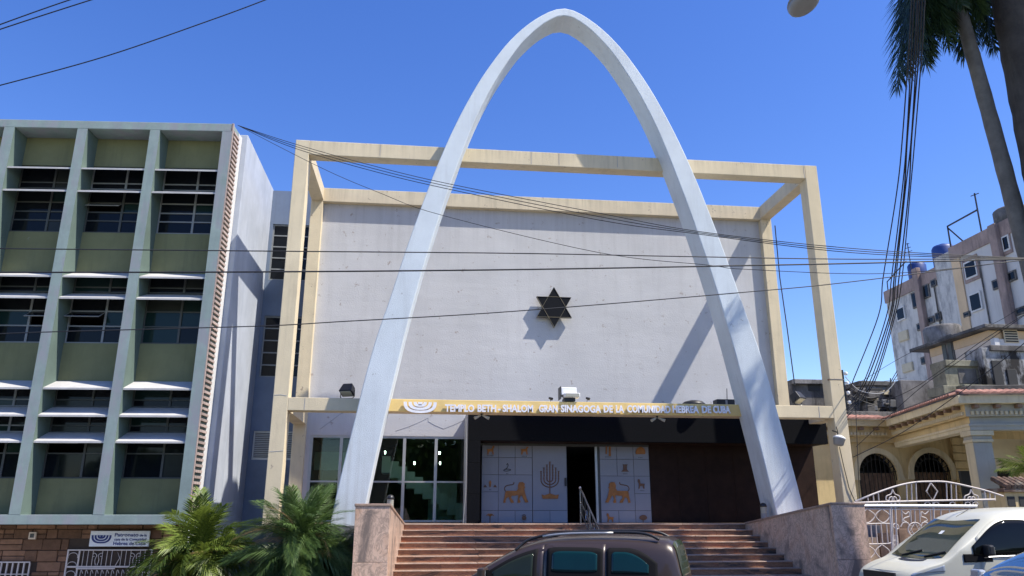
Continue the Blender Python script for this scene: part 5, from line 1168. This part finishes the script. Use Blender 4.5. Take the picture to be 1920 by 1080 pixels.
# brown people carrier in front of the steps
b_pos = Vector((6.12, -8.3, ZG)); b_rot = rad(-24)
bc = empty('parked_car', 'dark brown compact people carrier with black roof rails in front of the steps', 'car', b_pos, b_rot)
car = Car(4.25, 1.78, [(-2.125, .42), (-2.09, .62), (-1.95, .80), (-1.6, .92), (-1.15, 1.02), (-.80, 1.24), (-.40, 1.46), (0, 1.585), (.5, 1.63), (1.1, 1.64), (1.72, 1.62), (1.88, 1.59), (1.955, 1.50), (2.005, 1.25), (2.05, 1.0), (2.08, .8), (2.11, .45)], .98, .17)
car.shell(bc, 'carbrown')
for sd in (-1, 1):
    zt_ = car.zt
    car.side('window_surround', 'trim', bc, sd, -.80, -.03, lambda x: .99, lambda x: max(.995, min(zt_(x)-.13, 1.46)), .0165); car.side('window_surround', 'trim', bc, sd, .12, .95, lambda x: .99, lambda x: 1.475-.03*abs((x-.53)/.42)**6, .0165); car.side('window_surround', 'trim', bc, sd, 1.0, 1.72, lambda x: .99, lambda x: 1.475-.03*max(0, (1.05-x)/.05)**3-.20*max(0, (x-1.28)/.44)**2, .0165)
    d1 = car.side('door', 'carbrown', bc, sd, -.88, .06, lambda x: .38, lambda x: min(zt_(x)-.09, 1.50), .010)
    car.side('window', 'greenwin', d1, sd, -.70, -.09, lambda x: 1.03, lambda x: max(1.035, min(zt_(x)-.18, 1.41)), .021)
    d2 = car.side('door', 'carbrown', bc, sd, .075, .98, lambda x: .38, lambda x: min(zt_(x)-.09, 1.52), .010)
    car.side('window', 'tealwin', d2, sd, .20, .87, lambda x: 1.14+.02*abs((x-.53)/.34)**6, lambda x: 1.42-.04*abs((x-.53)/.34)**6, .021)
    q = car.side('quarter_window', 'tealwin', bc, sd, 1.08, 1.60, lambda x: 1.14, lambda x: 1.42-.03*max(0, (1.14-x)/.06)**3-.17*max(0, (x-1.24)/.36)**2, .021)
    for x0 in (-.1, .84): MB().tube([(x0-.2, sd*(car.y(x0, .9)+.035), .91), (x0, sd*(car.y(x0, .9)+.035), .91)], .014, 6).build('handle', 'carbrown', d1 if x0 < 0 else d2)
    rl = spline([(-.40, sd*(car.y(-.40, zt_(-.40)-.06)-.02), zt_(-.40)-.045), (-.2, sd*.62, zt_(-.2)+.035), (.3, sd*.62, zt_(.3)+.045), (1.2, sd*.62, zt_(1.2)+.045), (1.55, sd*.63, zt_(1.55)+.035), (1.74, sd*.65, zt_(1.74)-.03)], 6)
    MB().tube(rl, .022, 8).build('roof_rail', 'black', bc, True)
    MB().tube([(x, y*1.02, z-.012) for x, y, z in rl[9:-13]], .019, 6).build('rail_trim', 'alu', bc, True)
    mirror(bc, -.82, sd*car.y(-.82, 1.0), .98, sd, 'carbrown')
    car.side('tail_lamp', 'redlens', bc, sd, 1.80, 1.985, lambda x: .60, lambda x: .90, .006)
    car.side('headlamp', 'headlamp', bc, sd, -2.0, -1.6, lambda x: .66, lambda x: min(.84, zt_(x)-.05), .008)
    for x in (-1.28, 1.32): car.wheel(bc, x, sd)
car.top('windscreen', 'screen', bc, -1.08, -.40, lambda t: -.68+.06*t, lambda t: .68-.06*t, .008)
car.top('rear_window', 'greenglass', bc, 1.92, 2.035, lambda t: -.60, lambda t: .60, .010)
MB().tube([(1.99, .28, 1.10), (2.055, .05, 1.04)], .012, 5).build('rear_wiper', 'black', bc)
MB().tube([(2.03, -.62, .98), (2.10, -.55, .99)], .02, 6).build('boot_handle', 'chrome', bc)
MB().box(-2.14, -2.02, -.75, .75, .24, .42).build('bumper', 'carbrown', bc, bevel=.05); MB().box(2.04, 2.15, -.78, .78, .28, .55).build('bumper', 'carbrown', bc, bevel=.05)

# silver-white van before the gate
wv_pos = Vector((15.05, -6.3, ZP)); wv = empty('parked_van', 'silver white van parked before the iron gate', 'van', wv_pos, rad(1))
van = Car(4.85, 1.90, [(-2.425, .42), (-2.40, .64), (-2.28, .80), (-2.0, .92), (-1.62, 1.05), (-1.15, 1.40), (-.68, 1.73), (-.36, 1.86), (0.1, 1.92), (.7, 1.945), (1.8, 1.94), (2.2, 1.92), (2.33, 1.83), (2.38, 1.4), (2.41, 1.0), (2.425, .5)], 1.16, .15)
van.shell(wv, 'carwhite')
for sd in (-1, 1):
    zt_ = van.zt
    d1 = van.side('door', 'carwhite', wv, sd, -1.02, .22, lambda x: .40, lambda x: min(zt_(x)-.10, 1.78), .010)
    van.side('window', 'blackglass', d1, sd, -1.14, .12, lambda x: 1.10, lambda x: max(1.105, min(zt_(x)-.155, 1.71)-.04*max(0, (x+.1)/.22)**3), .018, 26)
    van.side('corner_trim', 'trim', wv, sd, -1.34, -.78, lambda x: .98+.02*(x+1.34), lambda x: max(.99, min(zt_(x)-.09, 1.12)), .013)
    d2 = van.side('side_door', 'carwhite', wv, sd, .26, 1.35, lambda x: .40, lambda x: min(zt_(x)-.10, 1.80), .010)
    van.side('window', 'blackglass', d2, sd, .36, 1.25, lambda x: 1.13, lambda x: 1.70, .016)
    van.side('rear_window', 'carglass', wv, sd, 1.45, 2.15, lambda x: 1.13, lambda x: 1.70, .012)
    van.side('headlamp', 'headlamp', wv, sd, -2.30, -1.72, lambda x: .80+.06*(x+2.3), lambda x: min(.80+.26*((x+2.3)/.58)**.6, zt_(x)-.07), .010)
    mirror(wv, -.90, sd*van.y(-.90, 1.1), 1.08, sd)
    MB().tube([(-.95, sd*(van.y(-.95, 1.02)+.015), 1.065), (.1, sd*(van.y(.1, 1.1)+.022), 1.105)], .012, 5).build('waist_trim', 'chrome', d1)
    MB().tube([(-.02, sd*(van.y(0, .98)+.04), .98), (.17, sd*(van.y(.1, .98)+.04), .98)], .016, 6).build('handle', 'carwhite', d1)
    for x in (-1.45, 1.55): van.wheel(wv, x, sd, .33)
ws = van.top('windscreen', 'screen', wv, -1.62, -.66, lambda t: -.76+.10*t, lambda t: .76-.10*t, .010, curve=.10)
van.top('bonnet_vent', 'black', wv, -1.80, -1.70, lambda t: -.45, lambda t: .30, .006, 4, 8, curve=.06)
for y0 in (-.30, .38): MB().tube([(-1.66, y0, van.ztop(-1.66, y0)+.02), (-1.50, y0-.42, van.ztop(-1.50, y0-.42)+.025)], .016, 5).build('wiper', 'black', wv)
q = van.top('permit_sticker', 'board', ws, -1.10, -1.02, lambda t: -.12, lambda t: -.02, .014, 2, 2)
MB().tube([(-.62, .05, van.ztop(-.62, .05)), (-.30, .05, van.ztop(-.62, .05)+.16)], .008, 5).build('aerial', 'black', wv)
MB().box(-2.46, -2.30, -.82, .82, .28, .60).build('bumper', 'carwhite', wv, bevel=.06); MB().box(-2.44, -2.40, -.5, .5, .62, .78).build('grille', 'black', wv)
MB().box(2.36, 2.46, -.86, .86, .28, .55).build('bumper', 'black', wv, bevel=.05)

# car whose windscreen cuts the lower right corner
bl = empty('parked_car', 'silver car with sky blue windscreen at the lower right corner', 'car', (13.12, -10.15, ZG), rad(0))
sal = Car(4.3, 1.75, [(-2.15, .40), (-2.1, .62), (-1.9, .78), (-1.3, .90), (-.85, .98), (-.45, 1.22), (.0, 1.43), (.4, 1.47), (1.0, 1.44), (1.4, 1.28), (1.75, 1.05), (2.05, .98), (2.12, .75), (2.15, .42)], .92, .22)
sal.shell(bl, 'carblue')
for sd in (-1, 1):
    zt_ = sal.zt; d1 = sal.side('door', 'carblue', bl, sd, -.6, .45, lambda x: .36, lambda x: max(.95, min(zt_(x)-.08, 1.36)), .010)
    sal.side('window', 'carglass', d1, sd, -.5, .38, lambda x: .96, lambda x: max(.965, min(zt_(x)-.14, 1.33)), .016)
    d2 = sal.side('door', 'carblue', bl, sd, .48, 1.35, lambda x: .36, lambda x: min(zt_(x)-.08, 1.36), .010)
    sal.side('window', 'carglass', d2, sd, .55, 1.25, lambda x: .96, lambda x: max(.965, min(zt_(x)-.13, 1.33)), .016)
    mirror(bl, -.55, sd*sal.y(-.55, .95), .93, sd, 'carblue')
    for x in (-1.32, 1.3): sal.wheel(bl, x, sd, .30)
sal.top('windscreen', 'blueglass', bl, -.86, -.02, lambda t: -.72+.10*t, lambda t: .72-.10*t, .010)
sal.top('rear_window', 'carglass', bl, 1.05, 1.62, lambda t: -.60, lambda t: .60, .010)

# ------------------------------------------------------------------ street lamp head (top of view)
lp = at(1507, 6, -11); sl_ = empty('street_lamp', 'grey cobra head street lamp hanging at the top of the view', 'street lamp', lp)
o = MB().lathe((0, 0, 0), [(.03, -.10), (.15, -.095), (.20, -.05), (.22, .0), (.21, .03)], 20).build('bowl', 'lamp', sl_, True); o.scale = (1.0, 1.5, 1)
o = MB().lathe((0, 0, 0), [(.225, .03), (.22, .07), (.15, .13), (.05, .16)], 20).build('hood', 'lamp', sl_, True); o.scale = (1.0, 1.5, 1)
pole = Vector((13.5, -17.3, ZP)); arm = spline([Vector((0, -.25, .12)), Vector((.6, -1.2, .45)), Vector((2.2, -3.8, .75)), pole+Vector((0, 0, 9.9-ZP))-lp], 8)
MB().tube(arm, .035, 8).build('arm', 'lamp', sl_, True); MB().tube([pole-lp, pole-lp+Vector((0, 0, 10.2))], .12, 12, True, .07).build('pole', 'podium', sl_, True)

# ------------------------------------------------------------------ overhead cables
def cablep(pts, r, label, group='overhead cables', mat='cable', n=8):
    q = spline([at(x, y, Y) for x, y, Y in pts], n); o = MB().tube(q, r*.85, 5).build('overhead_cable', mat, None, True); return tag(o, label, 'cable', group)
E8 = -7.6
cablep([(-120, 463, E8), (0, 466, E8), (480, 470.7, E8), (960, 475, E8), (1280, 481, E8), (1600, 486, E8), (1920, 485, E8), (2100, 486, E8)], .013, 'black cable running level across the street below the portal top')
cablep([(-120, 512, E8), (0, 511, E8), (480, 510, E8), (960, 505.7, E8), (1400, 498, E8), (1600, 494, E8), (1920, 486, E8), (2100, 482, E8)], .018, 'thickest black cable running across the street just below the star height')
cablep([(-120, 632, -7), (75, 623, -7), (480, 611.7, -7), (640, 603, -7), (960, 584, -7), (1400, 547.7, -7), (1600, 528, -7), (1920, 487, -7), (2100, 462, -7)], .012, 'thin black cable crossing in front of the star and rising to the right')
gcor = (446, 235, .1)
for k, (dy, Ye) in enumerate(((0, -6.8), (5, -6.9), (10, -7.0))):
    cablep([gcor, (553, 270+dy*.8, -.9), (700, 311+dy, -1.9), (843, 345+dy, -2.7), (1120, 399+dy*1.3, -4.2), (1310, 434+dy*.5, -5.0), (1600, 466+dy*.8, -6.0), (1920, 484+dy*.2, Ye), (2080, 488, Ye-.3)], .011, '%s of three thin strands sagging from the green block corner' % ('upper', 'middle', 'lower')[k], 'sagging strands from the green block corner')
cablep([gcor, (603, 315, -1.2), (713, 362, -1.8), (823, 402, -2.4), (1120, 473, -4), (1327, 497, -5), (1400, 505, -5.4), (1660, 513, -6.4), (1920, 488, -7.3), (2060, 470, -7.6)], .009, 'lowest thin cable sagging from the green block corner to the right')
cablep([(-60, 70, -9), (0, 46, -9), (130, 0, -9), (260, -40, -9)], .012, 'upper of two close cables crossing the top left corner'); cablep([(-60, 78, -9.2), (0, 55, -9.2), (170, 0, -9.2), (300, -40, -9.2)], .012, 'lower of two close cables crossing the top left corner')
cablep([(-60, 174, -8.6), (0, 160, -8.6), (200, 105, -8.6), (400, 36, -8.6), (497, 0, -8.6), (560, -25, -8.6)], .012, 'single cable rising steeply through the sky above the green block')
bund = [(1704, 1690, 1681.7, 1656.7, 1646.7, 1597), (1709, 1699, 1690, 1672, 1662, 1618), (1715, 1703, 1694, 1677, 1668, 1622), (1719, 1707, 1697, 1681, 1671, 1629), (1724, 1711, 1702, 1686, 1675, 1634), (1729, 1715, 1708, 1690, 1678, 1638)]
for k, xs in enumerate(bund):
    cablep([(xs[0]+14, -140, -9.5), (xs[0]+5, 0, -8.6), (xs[0], 90, -8.0), (xs[1]+R.uniform(-2, 2), 260, -6.2), (xs[2]+R.uniform(-2, 2), 360, -5.0), (xs[3]+R.uniform(-2, 2), 520, -3.0), (xs[4], 593, -2), (xs[5], 720, .0), (1590-k, 745+k*8, .06)], (.017, .017, .021, .017, .019, .016)[k], '%s cable in the black bundle dropping to the portal column' % ('leftmost', 'second from left', 'third from left', 'third from right', 'second from right', 'rightmost')[k], 'cable bundle at the portal column')
cablep([(1600, 857, .4), (1690, 812, -.6), (1780, 751, -1.6), (1848, 700, -2.4), (1920, 644, -3.2), (2000, 580, -4)], .013, 'black cable rising from the portal column across the villa cornice')
cablep([(1605, 838, .3), (1720, 732, -1), (1800, 676, -2), (1920, 592, -3.2), (2000, 540, -4)], .010, 'thin cable rising past the stained chimney block to the right edge')
cablep([(1610, 718, 2), (1720, 655, 1), (1850, 612, -1), (1920, 575, -2), (2000, 548, -3)], .008, 'faint cable crossing in front of the peach house eaves')
cablep([(1920, 590, -5), (1840, 640, -3), (1770, 690, -1), (1700, 735, 1), (1610, 770, 2)], .010, 'dark cable slanting down to the terrace behind the portal column')
cablep([(1555, 700, .5), (1600, 722, .6), (1650, 716, 2), (1700, 708, 4)], .008, 'short cable looping from the portal column towards the terrace')
cablep([(1604, 760, .2), (1606, 800, .1), (1610, 900, .05), (1612, 935, .0)], .012, 'black cable hanging beside the right portal column down to the gate')
